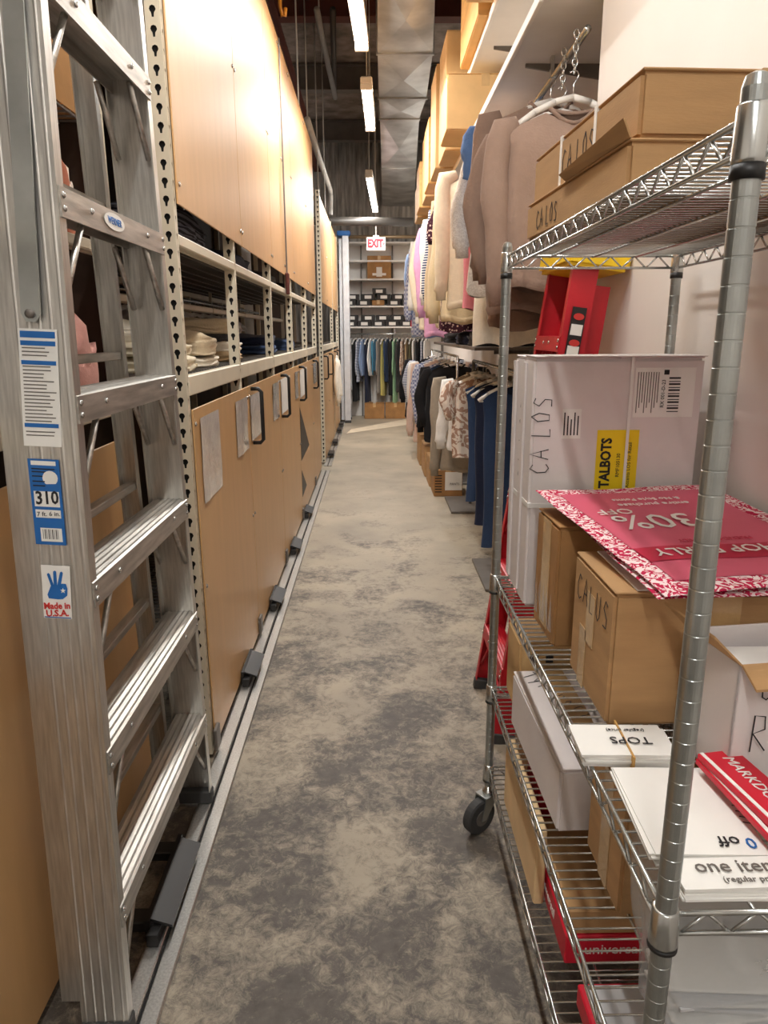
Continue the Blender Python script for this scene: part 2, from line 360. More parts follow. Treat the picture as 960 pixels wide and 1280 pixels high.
def deck(parent, x0, x1, y0, y1, z):
    m_ = MB(); n = int((y1-y0)/.045)
    for i in range(n+1):
        y = y0+(y1-y0)*i/n; m_.box(x0, x1, y-.0025, y+.0025, z-.005, z)
    for i in range(9):
        x = x0+(x1-x0)*i/8; m_.box(x-.003, x+.003, y0, y1, z-.01, z-.005)
    o = m_.build('wire_deck', GREY, parent); o['kind'] = 'stuff'; return o
def frame_beam(parent, x, y0, y1, z0, z1):
    m_ = MB(); m_.bbox(x-.03, x, y0, y1, z0, z1, .004); m_.box(x-.045, x-.03, y0, y1, z0, z0+.02)
    return m_.build('beam', BEIGE, parent)
HM = MB().tube([(0,0,-.13),(.035,0,-.13),(.05,0,-.115),(.05,0,.115),(.035,0,.13),(0,0,.13)], .0095, 8).mesh('handle', BLACK, True)
SCM = MB().lathe([(.008,0),(.008,.003),(.004,.005)], 8).mesh('screw', CHROME, True)
SCREW = Matrix.Rotation(PI/2, 4, 'Y')
def door(parent, x, y0, y1, z0, z1, m, handle=None, sleeves=(), screws=True, th=.006):
    d = MB().bbox(x-th, x, y0+.003, y1-.003, z0, z1, .0015).build('door_panel', m, parent)
    if handle: obj('handle', HM, d, Matrix.Translation((x, handle[0], handle[1])))
    for (a, b_, c, e, mm) in sleeves:
        k = MB(); n = 5
        vs = []; 
        for i in range(n+1):
            for j in range(n+1):
                yy = a+(b_-a)*i/n; zz = c+(e-c)*j/n; vs.append((x+.003+.005*noise.noise((yy*9, zz*9, x*7)), yy, zz))
        fs = [(i*(n+1)+j, (i+1)*(n+1)+j, (i+1)*(n+1)+j+1, i*(n+1)+j+1) for i in range(n) for j in range(n)]
        vs += [(q[0]-.001, q[1], q[2]) for q in vs]; N2 = (n+1)**2; fs += [tuple(v+N2 for v in f) for f in fs]
        k.add(vs, fs); k.build('document_sleeve', mm, d, True)
    if screws:
        for zz in (z0+.06, (z0+z1)/2, z1-.05):
            for yy in (y0+.025, y1-.025): obj('screw', SCM, d, Matrix.Translation((x, yy, zz)) @ SCREW)
    return d
XL = -.588
RA = thing('mobile_shelving', 'long beige steel rack with tan panels between ladder and slotted double posts', 'shelving', (0,0,0))
pa = [2.31, 3.25, 4.36, 5.45, 6.62, 7.72]
for i, y in enumerate(pa):
    rack_post(RA, XL-.008, y, 3.30); rack_post(RA, XL-.75, y, 3.30, False)
for y0, y1 in zip(pa, pa[1:]):
    frame_beam(RA, XL-.006, y0+.03, y1, 1.305, 1.37); frame_beam(RA, XL-.006, y0+.03, y1, 1.765, 1.80); frame_beam(RA, XL-.75, y0+.03, y1, 1.33, 1.37)
    frame_beam(RA, XL-.75, y0+.03, y1, 1.765, 1.80); frame_beam(RA, XL-.35, y0+.03, y1, 1.62, 1.65)
for z in (1.372, 1.802, .3): deck(RA, XL-.76, XL-.05, pa[0]+.03, pa[-1], z)
MB().box(XL-.80, XL-.794, pa[0], pa[-1]+.03, .03, 3.3).build('back_panel', mat('dark_hardboard_and_shade', (70,52,40), .8), RA)
MB().box(XL-.79, XL-.01, pa[0]+.03, pa[-1]+.03, 2.9, 2.92).build('top_shelf', CARD3, RA)
ly = [2.335, 3.38, 4.52, 5.68, 7.0, 7.95]
hz = 1.115
P_, V_ = PAPER, SLEEVE
sl = [[(2.41,2.72,.93,1.225,SLEEVE),(3.05,3.33,.98,1.22,SLEEVE)], [(3.42,3.78,1.0,1.215,SLEEVE),(4.2,4.48,1.0,1.215,SLEEVE)], [(4.58,5.1,1.0,1.22,PAPER),(5.42,5.62,1.02,1.22,SLEEVE)], [(5.8,6.4,1.0,1.22,PAPER)], [(7.1,7.5,1.02,1.22,SLEEVE)]]
for i, (y0, y1) in enumerate(zip(ly, ly[1:])):
    d = door(RA, XL, y0, y1, .032, 1.262, DOOR, (y0+.09, hz) if i else None, sl[i])
    if i == 3:
        for (a, b_, c, e) in ((5.72, 6.45, .50, .93), (5.72, 6.1, .2, .42)):
            MB().add([(XL+.002, a, c), (XL+.002, b_, c+.02), (XL+.002, a, e), (XL+.0005, a, c), (XL+.0005, b_, c+.02), (XL+.0005, a, e)], [(0,1,2),(3,4,5),(0,1,4,3),(1,2,5,4),(2,0,3,5)]).build('black_wedge', BLACK, d)
uy = [2.335, 3.42, 4.42, 5.06, 5.62, 6.8, 7.72]
for y0, y1 in zip(uy, uy[1:]): door(RA, XL, y0, y1, 1.885, 3.32, DOORU)
c_ = MB().tube([(XL+.012, 5.06, 1.90), (XL+.012, 5.06, 3.3)], .006, 6).build('pull_rod', GREY, RA)
MB().bbox(XL+.002, XL+.026, 5.03, 5.09, 1.76, 1.90, .006).build('pull_grip', mat('brown_grip', (92,42,34), .6), c_)
def pedal(parent, y, L=.22):
    p = MB(); p.add([(XL+.01, y, .075), (XL+.07, y, .052), (XL+.07, y+L, .052), (XL+.01, y+L, .075), (XL+.01, y, .067), (XL+.07, y, .044), (XL+.07, y+L, .044), (XL+.01, y+L, .067)], [(0,1,2,3),(4,5,6,7),(0,1,5,4),(1,2,6,5),(2,3,7,6),(3,0,4,7)])
    p.box(XL+.004, XL+.016, y-.01, y+L+.01, .02, .075); o = p.build('foot_pedal', BLACK, parent)
    MB().box(XL+.012, XL+.04, y-.03, y+.03, .016, .05).build('pedal_bracket', BLACK, o); return o
for y in (2.85, 3.72, 4.75, 5.75): pedal(RA, y)
for y in ly[:-1]: MB().bbox(XL+.001, XL+.014, y-.03, y+.03, .03, .115, .003).build('latch', GREY, RA)
XB = -.75
RB = thing('mobile_shelving', 'beige steel rack with tan lower panel behind the aluminium ladder', 'shelving', (0,0,0))
pb = [.35, 2.2]
for y in pb: rack_post(RB, XB-.008, y, 3.3); rack_post(RB, XB-.6, y, 3.3, False)
for x in (XB-.006, XB-.6): frame_beam(RB, x, .38, 2.2, 1.27, 1.33); frame_beam(RB, x, .38, 2.2, 1.72, 1.75)
deck(RB, XB-.61, XB-.05, .39, 2.2, 1.332); deck(RB, XB-.61, XB-.05, .39, 2.2, 1.76)
deck(RB, XB-.61, XB-.05, .39, 2.2, 2.08)
MB().box(XB-.66, XB-.654, .35, 2.23, .03, 3.3).build('back_panel', MATS['dark_hardboard_and_shade'], RB)
MB().box(XB-.65, XB-.06, 2.236, 2.242, .03, 3.3).build('interior_shade_sheet', MATS['dark_hardboard_and_shade'], RB)  # added dark sheet: paints the unlit rack interior, closes the view through
d = door(RB, XB, .37, 2.21, .03, 1.2, DOOR); MB().bbox(XB, XB+.003, .75, 1.23, .78, 1.18, .001).build('grey_sheet', SLEEVE, d)
door(RB, XB, .37, 2.21, 2.62, 3.3, DOORU)
for y in (1.5,):
    o = pedal(RB, y, .3); 
MB().bbox(XB, XL+.02, 1.5, 1.55, .03, .06, .003).build('pedal_arm', BLACK, RB); MB().bbox(XB, XL+.02, 1.75, 1.8, .03, .06, .003).build('pedal_arm', BLACK, RB)
XR = -.575
RC = thing('mobile_shelving', 'far shorter tan panelled rack with two perforated posts near the blue-topped ladder', 'shelving', (0,0,0))
pc = [8.35, 10.6, 12.25]
for y in pc: rack_post(RC, XR+.004, y, 3.0); rack_post(RC, XR-.7, y, 3.0, False)
for y0, y1 in zip(pc, pc[1:]): frame_beam(RC, XR-.006, y0+.03, y1, 1.30, 1.37); frame_beam(RC, XR-.7, y0+.03, y1, 1.3, 1.37)
deck(RC, XR-.72, XR-.05, 8.4, 12.2, 1.372)
MB().box(XR-.76, XR-.75, 8.3, 12.3, .03, 3.0).build('back_panel', MATS['dark_hardboard_and_shade'], RC)
for i, (y0, y1) in enumerate(((8.4, 9.4), (9.4, 10.58), (10.65, 11.4), (11.4, 12.24))):
    door(RC, XR, y0, y1, .035, 1.27, DOOR, (y0+.12, hz)); door(RC, XR, y0, y1, 1.85, 2.98, DOORU)
    o = MB().box(XR+.01, XR+.08, y0+.3, y0+.55, .04, .07).build('foot_pedal', BLACK, RC)
# ---------------------------------------------------------------- folded clothes
def folded(label, loc, size, m, rz=0, seed=0, group='folded clothes on the left shelves', name='folded_garment', cat='clothing', rough=.35):
    w_, d_, h_ = size; n = 9; vs = []; rr = random.Random(seed)
    bm = bmesh.new(); bmesh.ops.create_cube(bm, size=1); bmesh.ops.subdivide_edges(bm, edges=bm.edges[:], cuts=9, use_grid_fill=True)
    nl = max(2, round(h_/.025))
    for v in bm.verts:
        p = v.co*2; q = Vector([math.copysign(abs(c), c) for c in p])
        L = (abs(q.x)**4+abs(q.y)**4)**.25; k = 1/L if L > 1 else 1
        edge = min(1, max(abs(p.x), abs(p.y))); x, y = p.x*k, p.y*k
        lay = .04*abs(math.sin((p.z+1)*nl*PI/2))*(edge**6)
        nz = noise.noise(Vector((x*2.1+seed*3.7, y*2.1, p.z*1.5+seed)))
        zz = (p.z+1)/2*h_*(1-.22*edge**3)
        if p.z > -.9: zz += rough*h_*nz*.8
        v.co = Vector((x*w_/2*(.96+lay+.06*nz), y*d_/2*(.96+lay+.06*noise.noise(Vector((y*3, p.z*2, seed)))), max(0, zz)))
    me = bpy.data.meshes.new(name); bm.to_mesh(me); bm.free(); me.materials.append(m); me.polygons.foreach_set('use_smooth', [True]*len(me.polygons))
    o = obj(name, me); o.location = loc; o.rotation_euler = (0,0,rz); return tag(o, label, cat, group)
CREAM = fabric((228,216,190)); IVORY = fabric((236,228,212)); BEI = fabric((206,188,158)); NAVY = fabric((38,44,66)); JEAN = fabric((48,66,98)); BLK = fabric((30,29,31)); CHAR = fabric((62,60,62))
TAUPE = fabric((158,134,120)); TAUPE2 = fabric((146,122,108)); PNK = fabric((214,160,150)); ROSE = fabric((220,134,146)); MAG = fabric((212,160,196)); LBL = fabric((140,162,200)); DEN = fabric((96,128,180)); GRN = fabric((150,192,152)); WHT = fabric((238,236,232)); GRY = fabric((150,144,138)); WINE = fabric((110,44,58)); TEAL = fabric((70,132,164)); TAN_ = fabric((186,160,124)); OLV = fabric((110,104,76))
STR = pattern('striped_dark_knit', (38,38,44), (96,96,104), 'stripes', 22); STRP = pattern('striped_cream', (238,222,208), (190,120,96), 'vstripes', 14); DOTC = pattern('dotted_cream', (230,220,196), (190,170,130), 'dots', 30); PLA = pattern('blue_plaid', (206,208,220), (128,134,168), 'check', 40); FLO = pattern('taupe_floral', (232,220,208), (176,142,124), 'floral', 9); DOTB = pattern('dark_dots', (70,40,52), (220,190,180), 'dots', 45); BST = pattern('blue_stripes', (230,232,238), (50,70,110), 'stripes', 16); FLW = pattern('white_lace', (240,232,222), (222,212,200), 'floral', 40)
zs = 1.373
def stack(items, x, y, z0):
    z = z0
    for lab, sz, m, rz, sd in items: folded(lab, (x, y, z), sz, m, rz, sd); z += sz[2]*.92
stack([('dotted cream top folded at the bottom of the near open shelf', (.5,.36,.06), DOTC, .1, 1), ('cream knit folded in the middle of the near shelf pile', (.46,.34,.05), CREAM, -.1, 2), ('crumpled white lace top lying on the near shelf pile', (.44,.34,.07), IVORY, .25, 3)], XL-.31, 2.62, zs)
stack([('cream garment folded under the beige one behind the slotted post', (.5,.36,.05), IVORY, 0, 4), ('beige printed garment bunched on the near shelf by the slotted post', (.5,.4,.09), BEI, .2, 5)], XL-.31, 3.0+.0, zs)
stack([('tan trousers folded lowest in the second bay pile', (.5,.36,.05), TAN_, 0, 6), ('ivory knit folded in the second bay pile', (.5,.36,.05), IVORY, .05, 7), ('dark patterned top in the second bay pile', (.44,.34,.04), CHAR, 0, 8), ('crumpled grey beige top crowning the second bay pile', (.46,.36,.07), BEI, .2, 9)], XL-.32, 3.62, zs)
stack([('navy jeans folded lowest in the third bay', (.5,.5,.06), JEAN, 0, 10), ('dark navy garment folded on jeans in the third bay', (.5,.46,.07), NAVY, .1, 11)], XL-.32, 4.9, zs)
stack([('blue denim pile folded in the fourth open bay', (.5,.6,.1), JEAN, 0, 12)], XL-.32, 6.05, zs)
zu = 1.803
for i, (lab, y, sz, m) in enumerate((('striped charcoal knit crumpled above the near upper beam', 2.78, (.55,.8,.12), STR), ('dark jeans folded above the upper beam in the second bay', 3.8, (.55,.85,.09), NAVY), ('charcoal clothes folded above the upper beam in the third bay', 4.9, (.55,.8,.08), CHAR), ('black clothes folded above the upper beam in the fourth bay', 6.0, (.55,.8,.08), BLK))):
    folded(lab, (XL-.33, y, zu), sz, m, .05, 20+i)
folded('pink ribbed sweater folded on the shelf behind the ladder', (XB-.2, 2.06, 1.334), (.3,.3,.21), PNK, .1, 31)
folded('mustard brown knit folded beside the pink sweater', (XB-.25, 1.55, 1.334), (.36,.3,.1), fabric((120,100,60)), .1, 32)
folded('red and cream striped shirt folded behind the ladder', (XB-.26, 2.0, 1.762), (.42,.42,.26), STRP, .1, 33)
folded('black garment folded behind the ladder beside the striped shirt', (XB-.3, 1.3, 1.762), (.42,.42,.10), BLK, .1, 35)
# ---------------------------------------------------------------- garments on hangers
HGM = {}
def hanger_mesh(w_, m):
    if m.name not in HGM:
        k = MB(); pts = [(-.21,0,-.105),(-.15,0,-.062),(-.07,0,-.025),(0,0,-.008),(.07,0,-.025),(.15,0,-.062),(.21,0,-.105)]
        for a, b_ in zip(pts, pts[1:]): k.tube([a, b_], [.013, .013], 6)
        k.tube([(-.2,0,-.108),(.2,0,-.108)], .006, 5)
        k2 = MB().tube([(0,0,-.01),(0,0,.04),(.012,0,.055),(.018,0,.07),(.01,0,.083),(-.005,0,.085),(-.017,0,.075)], .0022, 5)
        HGM[m.name] = (k.mesh('hanger_bar', m, True), k2.mesh('hook', CHROME, True))
    return HGM[m.name]
def garment(label, loc, m, L=.68, W=.23, sl=.56, th=.05, rz=0, seed=0, flare=1.05, group='clothes on the upper right rail', name='hanging_garment', hang=True, wide=None, neck=.085, trim=None, hup=0, thin=1):
    """loc = point of the rail the hook hangs on; garment lies across the rail (local x)"""
    rr = random.Random(seed); o = thing(name, label, 'clothing', loc, rz, group)
    NU, NV = 40, 14; vs = []; fs = []
    ph = rr.uniform(0, 6)
    for j in range(NV+1):
        v = j/NV; 
        for i in range(NU):
            u = 2*PI*i/NU; cu, su = math.cos(u), math.sin(u)
            wv = W*(1-.10*min(1, v*6)+(flare-1)*v)
            x = wv*math.copysign(abs(cu)**.8, cu); ax = abs(x)
            t_ = .010+th*min(1, v*5)**.6*(1+.3*v)
            y = t_*su+(.018*v*math.sin(x*38+ph)+.010*v*math.sin(x*71+ph*2)+.012*noise.noise((x*6+seed, v*3, 0)))*(1-.3*abs(cu))*thin
            zt = -.105-.42*max(0, ax-neck)*max(0, 1-v*3) - (.05 if su < 0 else .01)*max(0, 1-(ax/neck)**2)*max(0, 1-v*5) + .012
            vs.append((x+.012*math.sin(v*7+ph)*v, y, zt-v*L+.012*v*math.sin(x*25+ph)))
    for j in range(NV):
        for i in range(NU): fs.append((j*NU+i, j*NU+(i+1) % NU, (j+1)*NU+(i+1) % NU, (j+1)*NU+i))
    MB().add(vs, fs).build('body', m, o, True)
    if trim or sl > .3:
        k = MB(); pts = []
        for i in range(20):
            u = 2*PI*i/20; x = neck*1.05*math.cos(u); s_ = math.sin(u); pts.append((x, .014*s_, -.088-(.05 if s_ < 0 else .01)*max(0, 1-(x/neck)**2)))
        k.tube(pts, .009, 6, closed=True).build('neckband', trim or m, o, True)
        pts = vs[-NU:]; k = MB(); n = NU
        hem = [(p[0]*.97, p[1]*.95, p[2]-.045) for p in pts]; mid = [(p[0]*1.01, p[1]*1.08, p[2]-.02) for p in pts]
        k.add(list(pts)+mid+hem, [(a*n+i, a*n+(i+1) % n, (a+1)*n+(i+1) % n, (a+1)*n+i) for a in (0,1) for i in range(n)]).build('hem_band', trim or m, o, True)
    if sl:
        for s in (-1, 1):
            k = MB(); pts = []; rs = []; n = 12
            for i in range(n+1):
                t_ = i/n; x = s*(W*.93+.045*math.sin(t_*2.2)+.02*math.sin(t_*5+ph)); zz = -.16-t_*sl
                pts.append((x, -.015*t_+.012*math.sin(t_*6+ph), zz)); rs.append((.050+.022*math.sin(min(1, t_*1.6)*PI/2))*(1-.42*t_)*(1+.07*math.sin(t_*17+ph)))
            pts.insert(0, (s*W*.78, 0, -.135)); rs.insert(0, .025)
            if sl > .4: pts += [(pts[-1][0], pts[-1][1], pts[-1][2]-.012), (pts[-1][0]-.003*s, pts[-1][1], pts[-1][2]-.06)]; rs[-1] *= 1.1; rs += [rs[-1]*.72, rs[-1]*.70]
            k.tube(pts, rs, 12); k.v = [Vector((p.x, p.y*.62*thin, p.z)) for p in k.v]; k.build('sleeve', m, o, True)
    if hang:
        hb, hk = hanger_mesh(W, HANGW); h_ = thing('clothes_hanger', 'white hanger under the '+hang, 'hanger', loc, rz, 'hangers')
        for q, nm in ((hb, 'hanger_bar'), (hk, 'hook')): obj(nm, q, h_, Matrix.Translation((0,0,-.072+hup)))
    return o
ir = MB().tube([(XL-.6, 2.36, 1.71), (XL-.6, 7.7, 1.71)], .012, 8).build('inner_rail', CHROME, RA, True)
for y in pa[1:-1]: MB().box(XL-.61, XL-.59, y, y+.015, 1.71, 1.80).build('rail_support', BEIGE, RA)
for i in range(14):
    m, nm = ((WINE,'wine red'),(WHT,'white'),(BLK,'black'),(GRY,'grey'),(NAVY,'navy'),(fabric((96,70,110)),'purple'))[i % 6]
    garment('%s top hanging in the dark rack interior, %s from the ladder' % (nm, ORD[i]), (XL-.6, 2.5+i*.27, 1.71), m, L=.17, W=.15, sl=0, th=.04, seed=140+i, rz=.9, group='clothes inside the left rack', hang='%s top, %s inside the rack' % (nm, ORD[i]))
garment('cream jacket hanging from a far cabinet door handle', (XR+.055, 10.25+.22, 1.27), IVORY, L=.5, W=.2, sl=.55, th=.035, seed=170, rz=PI/2, group='clothes on far door handles', hang='cream jacket on the far handle')
# right bay: shelves, rail, brackets
RX, RZ = .80, 2.585
bay = thing('clothes_shelving', 'long white wall shelving with two boards over the hanging clothes', 'shelving', (0,0,0))
for zz, nm in ((2.68, 'lower_shelf'), (3.08, 'upper_shelf')):
    ye = 12.4 if zz < 3 else 5.12
    s_ = MB().bbox(.63, 1.3, 2.95, ye, zz, zz+.022, .002).build(nm, WHITE, bay)
    for i in range(10):
        y = 3.6+i*.95
        if y > ye: continue
        MB().add([(.70,y,zz),(1.3,y,zz),(1.3,y,zz-.10),(.70,y,zz-.015),(.70,y+.012,zz),(1.3,y+.012,zz),(1.3,y+.012,zz-.10),(.70,y+.012,zz-.015)], [(0,1,2,3),(4,5,6,7),(0,1,5,4),(1,2,6,5),(2,3,7,6),(3,0,4,7)]).build('bracket', GREY, s_)
    MB().bbox(.615, .63, 2.95, ye, zz-.012, zz+.03, .003).build('edge_strip', WHITE, s_)
rail = MB().tube([(RX, 2.96, RZ), (RX, 12.3, RZ)], .014, 10).build('garment_rail', CHROME, bay, True)
for i in range(5): MB().bbox(RX-.008, RX+.008, 3.5+i*2, 3.53+i*2, RZ, 2.68, .002).build('rail_support', CHROME, bay)
G = [  # label, y, material, kwargs
 ('taupe sweatshirt hanging nearest beside the white wall', 3.04, TAUPE, dict(L=.62, W=.27, sl=.60, th=.07)),
 ('taupe sweatshirt hanging second, just behind the nearest one', 3.22, TAUPE2, dict(L=.70, W=.30, sl=.50, th=.07)),
 ('brownish taupe sweatshirt hanging third on the upper rail', 3.42, TAUPE2, dict(L=.9, W=.27, sl=.6)),
 ('light blue denim shirt behind the taupe sweatshirts', 3.75, DEN, dict(L=.62, W=.30, sl=.2)),
 ('cream lace blouse behind the blue denim shirt', 4.0, FLW, dict(L=.75, W=.30, sl=.48)),
 ('long ivory dress with a narrow hem on the upper rail', 4.2, IVORY, dict(L=1.06, W=.24, sl=0, flare=1.0)),
 ('rose pink top peeking below the cream lace blouse', 4.4, ROSE, dict(L=.86, W=.29, sl=0)),
 ('beige fleece sweatshirt with the longest wide sleeves', 4.75, CREAM, dict(L=.80, W=.35, sl=.66, th=.08)),
 ('cream fleece sweatshirt in front of the dotted dress', 5.05, fabric((216,198,164)), dict(L=.88, W=.35, sl=.80, th=.07)),
 ('dark dotted dress between two cream sweatshirts', 5.35, DOTB, dict(L=.98, W=.33, sl=.3)),
 ('beige sweatshirt behind the dark dotted dress', 5.65, BEI, dict(L=.92, W=.33, sl=.75)),
 ('black and white striped blouse on the upper rail', 6.1, BST, dict(L=.72, W=.32, sl=.6)),
 ('white shirt in front of the magenta blouse', 6.6, WHT, dict(L=.75, W=.32, sl=.62)),
 ('magenta pink blouse on the upper rail', 7.1, MAG, dict(L=.98, W=.33, sl=.72)),
 ('cream shirt behind the magenta blouse', 7.6, CREAM, dict(L=.9, W=.34, sl=.7)),
 ('white blouse second to last on the upper rail', 8.2, WHT, dict(L=.85, W=.35, sl=.62)),
 ('blue plaid shirt near the end of the upper rail', 8.8, PLA, dict(L=.98, W=.35, sl=.72)),
 ('light blue shirt low at the end of the upper rail', 9.4, LBL, dict(L=1.0, W=.33, sl=.7)),
 ('red skirt at the far end of the upper rail', 9.8, fabric((190,30,60)), dict(L=.9, W=.30, sl=0)),
]
for i, (lab, y, m, kw) in enumerate(G): garment(lab, (RX-(.02 if i < 3 else 0), y, RZ-(.16 if i < 2 else .03 if i == 2 else 0)), m, hup=.035 if i < 2 else 0, seed=i+1, rz=random.uniform(-.12, .12) if i > 1 else (.05, -.02)[i], hang=lab, **kw)
for y, l in ((3.04, 'nearest'), (3.22, 'second')):
    ch = thing('cascade_hook', 'chrome ring chain hooking the %s taupe sweatshirt to the upper rail' % l, 'hook', (RX-.02, y, RZ))
    for k_ in range(6):
        z_ = .012-k_*.024; ring = [(.010*math.cos(t*PI/6), 0, .016*math.sin(t*PI/6)+z_) if k_ % 2 == 0 else (0, .010*math.cos(t*PI/6), .016*math.sin(t*PI/6)+z_) for t in range(12)]
        MB().tube(ring, .0028, 6, closed=True).build('link', CHROME, ch, True)
# lower rolling garment racks
LX, LZ = .86, 1.27
def garment_rack(y0, y1, label):
    o = thing('garment_rack', label, 'garment rack', (0,0,0))
    MB().tube([(LX,y0,LZ),(LX,y1,LZ)], .013, 10).build('rail', CHROME, o, True)
    for y in (y0, y1):
        MB().tube([(LX,y,.02),(LX,y,LZ)], .014, 10).build('upright', CHROME, o, True)
        MB().bbox(.66 if y0 < 5 else .845, 1.06, y-.3, y+.3, .0, .02, .004).build('base_plate', GREY, o)
garment_rack(4.3, 6.2, 'chrome garment rack with grey base plates nearest the red ladder')
garment_rack(7.4, 10.6, 'farther chrome garment rack with dark and white clothes')
G2 = [
 ('dark blue jeans hanging nearest behind the wire rack', 3.85+.6, JEAN, dict(L=1.02, W=.19, sl=0, th=.03, flare=.95)),
 ('navy jeans hanging second on the lower rack', 4.75, NAVY, dict(L=.95, W=.20, sl=0, th=.03, flare=.95)),
 ('blue jeans hanging third on the lower rack', 5.0, JEAN, dict(L=.85, W=.22, sl=0, th=.03, flare=.95)),
 ('taupe floral blouse on a white hanger at the lower rack', 5.5, FLO, dict(L=.62, W=.27, sl=.25)),
 ('white blouse behind the taupe floral blouse', 5.65, WHT, dict(L=.55, W=.29, sl=.45)),
 ('grey taupe cardigan with long sleeves on the lower rack', 5.95, fabric((158,146,130)), dict(L=.76, W=.33, sl=.72, th=.06)),
 ('black long dress, widest dark garment on the farther rack', 7.5, BLK, dict(L=.74, W=.34, sl=.5, th=.07)),
 ('black coat beside the black long dress', 7.75, BLK, dict(L=.74, W=.32, sl=.6, th=.06)),
 ('blue jeans hanging behind the black coat', 8.1, JEAN, dict(L=.72, W=.33, sl=0)),
 ('blue striped shirt on the farther rack', 8.5, PLA, dict(L=.72, W=.34, sl=.6)),
 ('blush pink long cardigan on the farther rack', 9.0, fabric((226,196,180)), dict(L=.98, W=.37, sl=.8)),
 ('white shirt with long sleeves on the farther rack', 9.2, WHT, dict(L=.95, W=.37, sl=.85)),
 ('navy striped top near the end of the farther rack', 9.7, BST, dict(L=.7, W=.38, sl=.5)),
 ('black top ending the farther rack', 10.2, BLK, dict(L=.8, W=.42, sl=.5)),
]
for i, (lab, y, m, kw) in enumerate(G2): garment(lab, (LX, y, LZ), m, seed=40+i, rz=random.uniform(-.1, .1), group='clothes on the lower right racks', hang=lab, **kw)
# shelf board of dark folded clothes between the two rails
sh = thing('clothes_ledge', 'grey board shelf between upper clothes and lower garment rack', 'shelf', (0,0,0))
MB().bbox(.60, 1.3, 4.3, 7.2, 1.40, 1.42, .002).build('board', GREY, sh)
for y in (4.4, 5.7, 7.0): MB().box(.95, 1.3, y, y+.02, 1.34, 1.40).build('bracket', GREY, sh)
for i, (y, m, l) in enumerate(((4.75, CHAR, 'charcoal'), (5.5, NAVY, 'navy'), (6.4, BLK, 'black'))):
    folded(l+' trousers folded on the grey ledge under the upper clothes', (.88, y, 1.42), (.5, .55, .09), m, 0, 60+i, 'folded trousers on the ledge')
# ---------------------------------------------------------------- cartons
def carton(label, loc, size, m=CARD, rz=0, name='cardboard_box', group=None, tape=True, flaps=True, open_=False, sub=None, strap=0, tm=TAPE, inner=None):
    a, b_, c = size; o = thing(name, label, 'box', loc, rz, group)
    if open_:
        t_ = .005
        for q in ((-a/2,-a/2+t_,-b_/2,b_/2),(a/2-t_,a/2,-b_/2,b_/2),(-a/2,a/2,-b_/2,-b_/2+t_),(-a/2,a/2,b_/2-t_,b_/2)): MB().bbox(*q, 0, c, .001).build('side_panel', m, o)
        MB().box(-a/2, a/2, -b_/2, b_/2, 0, t_).build('bottom_panel', m, o)
        return o
    MB().bbox(-a/2, a/2, -b_/2, b_/2, 0, c-.004, .006, 2).build('body', m, o)
    if flaps:
        for s in (-1, 1): MB().bbox(*((-a/2+.001, -.0015) if s < 0 else (.0015, a/2-.001)), -b_/2+.001, b_/2-.001, c-.004, c, .0015).build('flap', m, o)
        if tape:
            MB().bbox(-.025, .025, -b_/2-.0008, b_/2+.0008, c, c+.0008, .0003).build('tape', tm, o)
            for s in (-1, 1): MB().box(-.025, .025, s*(b_/2+.0004)-.0004, s*(b_/2+.0004)+.0004, c-.07, c).build('tape', tm, o)
    for i in range(strap):
        y = -b_/2+b_*(i+1)/(strap+1)
        MB().box(-a/2-.001, a/2+.001, y-.006, y+.006, -.0005, c+.001).build('strap', STRAP, o)
    return o
carton('brown carton high on the rack behind the aluminium ladder', (XB-.27, 1.9, 2.083), (.42,.62,.42), CARD3, 0)
UZ = 3.103
AZ = 2.703
ub = [('large pale carton nearest on the upper right shelf', (.735,3.64,UZ), (.52,.86,.62), CARD2), ('orange-tan carton behind the nearest upper carton', (.79,4.6,UZ), (.46,.8,.5), WOOD),
 ('pale carton below the orange-tan carton, overhanging the lower right shelf', (.69,4.98,AZ), (.46,.42,.31), CARD2), ('tall pale carton behind the overhanging pale carton', (.73,5.52,AZ), (.46,.5,.72), CARD2),
 ('second tall pale carton along the lower right shelf', (.71,6.06,AZ), (.46,.5,.70), CARD2), ('orange-tan carton after the two tall pale cartons', (.70,6.62,AZ), (.46,.5,.5), WOOD),
 ('pale carton after the orange-tan one on the lower right shelf', (.72,7.2,AZ), (.46,.5,.56), CARD2), ('orange carton second to last on the lower right shelf', (.69,7.78,AZ), (.44,.5,.42), WOOD), ('last small pale carton on the lower right shelf', (.70,8.4,AZ), (.42,.5,.34), CARD2)]
for lab, loc, sz, m in ub: carton(lab, loc, sz, m, 0, group='cartons over the right-hand clothes')
fl = [('front floor carton with a white label under the lower clothes', (.70,6.74,0), (.27,.34,.25)), ('second floor carton under the lower clothes', (.69,7.2,0), (.27,.4,.29)), ('third floor carton under the lower clothes', (.68,7.78,0), (.27,.5,.33)), ('farthest floor carton under the lower clothes', (.67,8.45,0), (.27,.5,.36))]
for i, (lab, loc, sz) in enumerate(fl):
    o = carton(lab, loc, sz, CARD if i else CARD3, group='cartons on the floor at right')
    if not i:
        p = MB().box(-.03, .13, -.1725, -.171, .06, .235).build('paper_label', PAPER, o); text('PANTS', .03, (.06,-.1735,.12), (1,0,0), (0,0,1), INK, o)
        for j in range(7): MB().box(-.125, -.06, -.1712, -.1704, .04+j*.026, .05+j*.026).build('printed_line', INK, o)
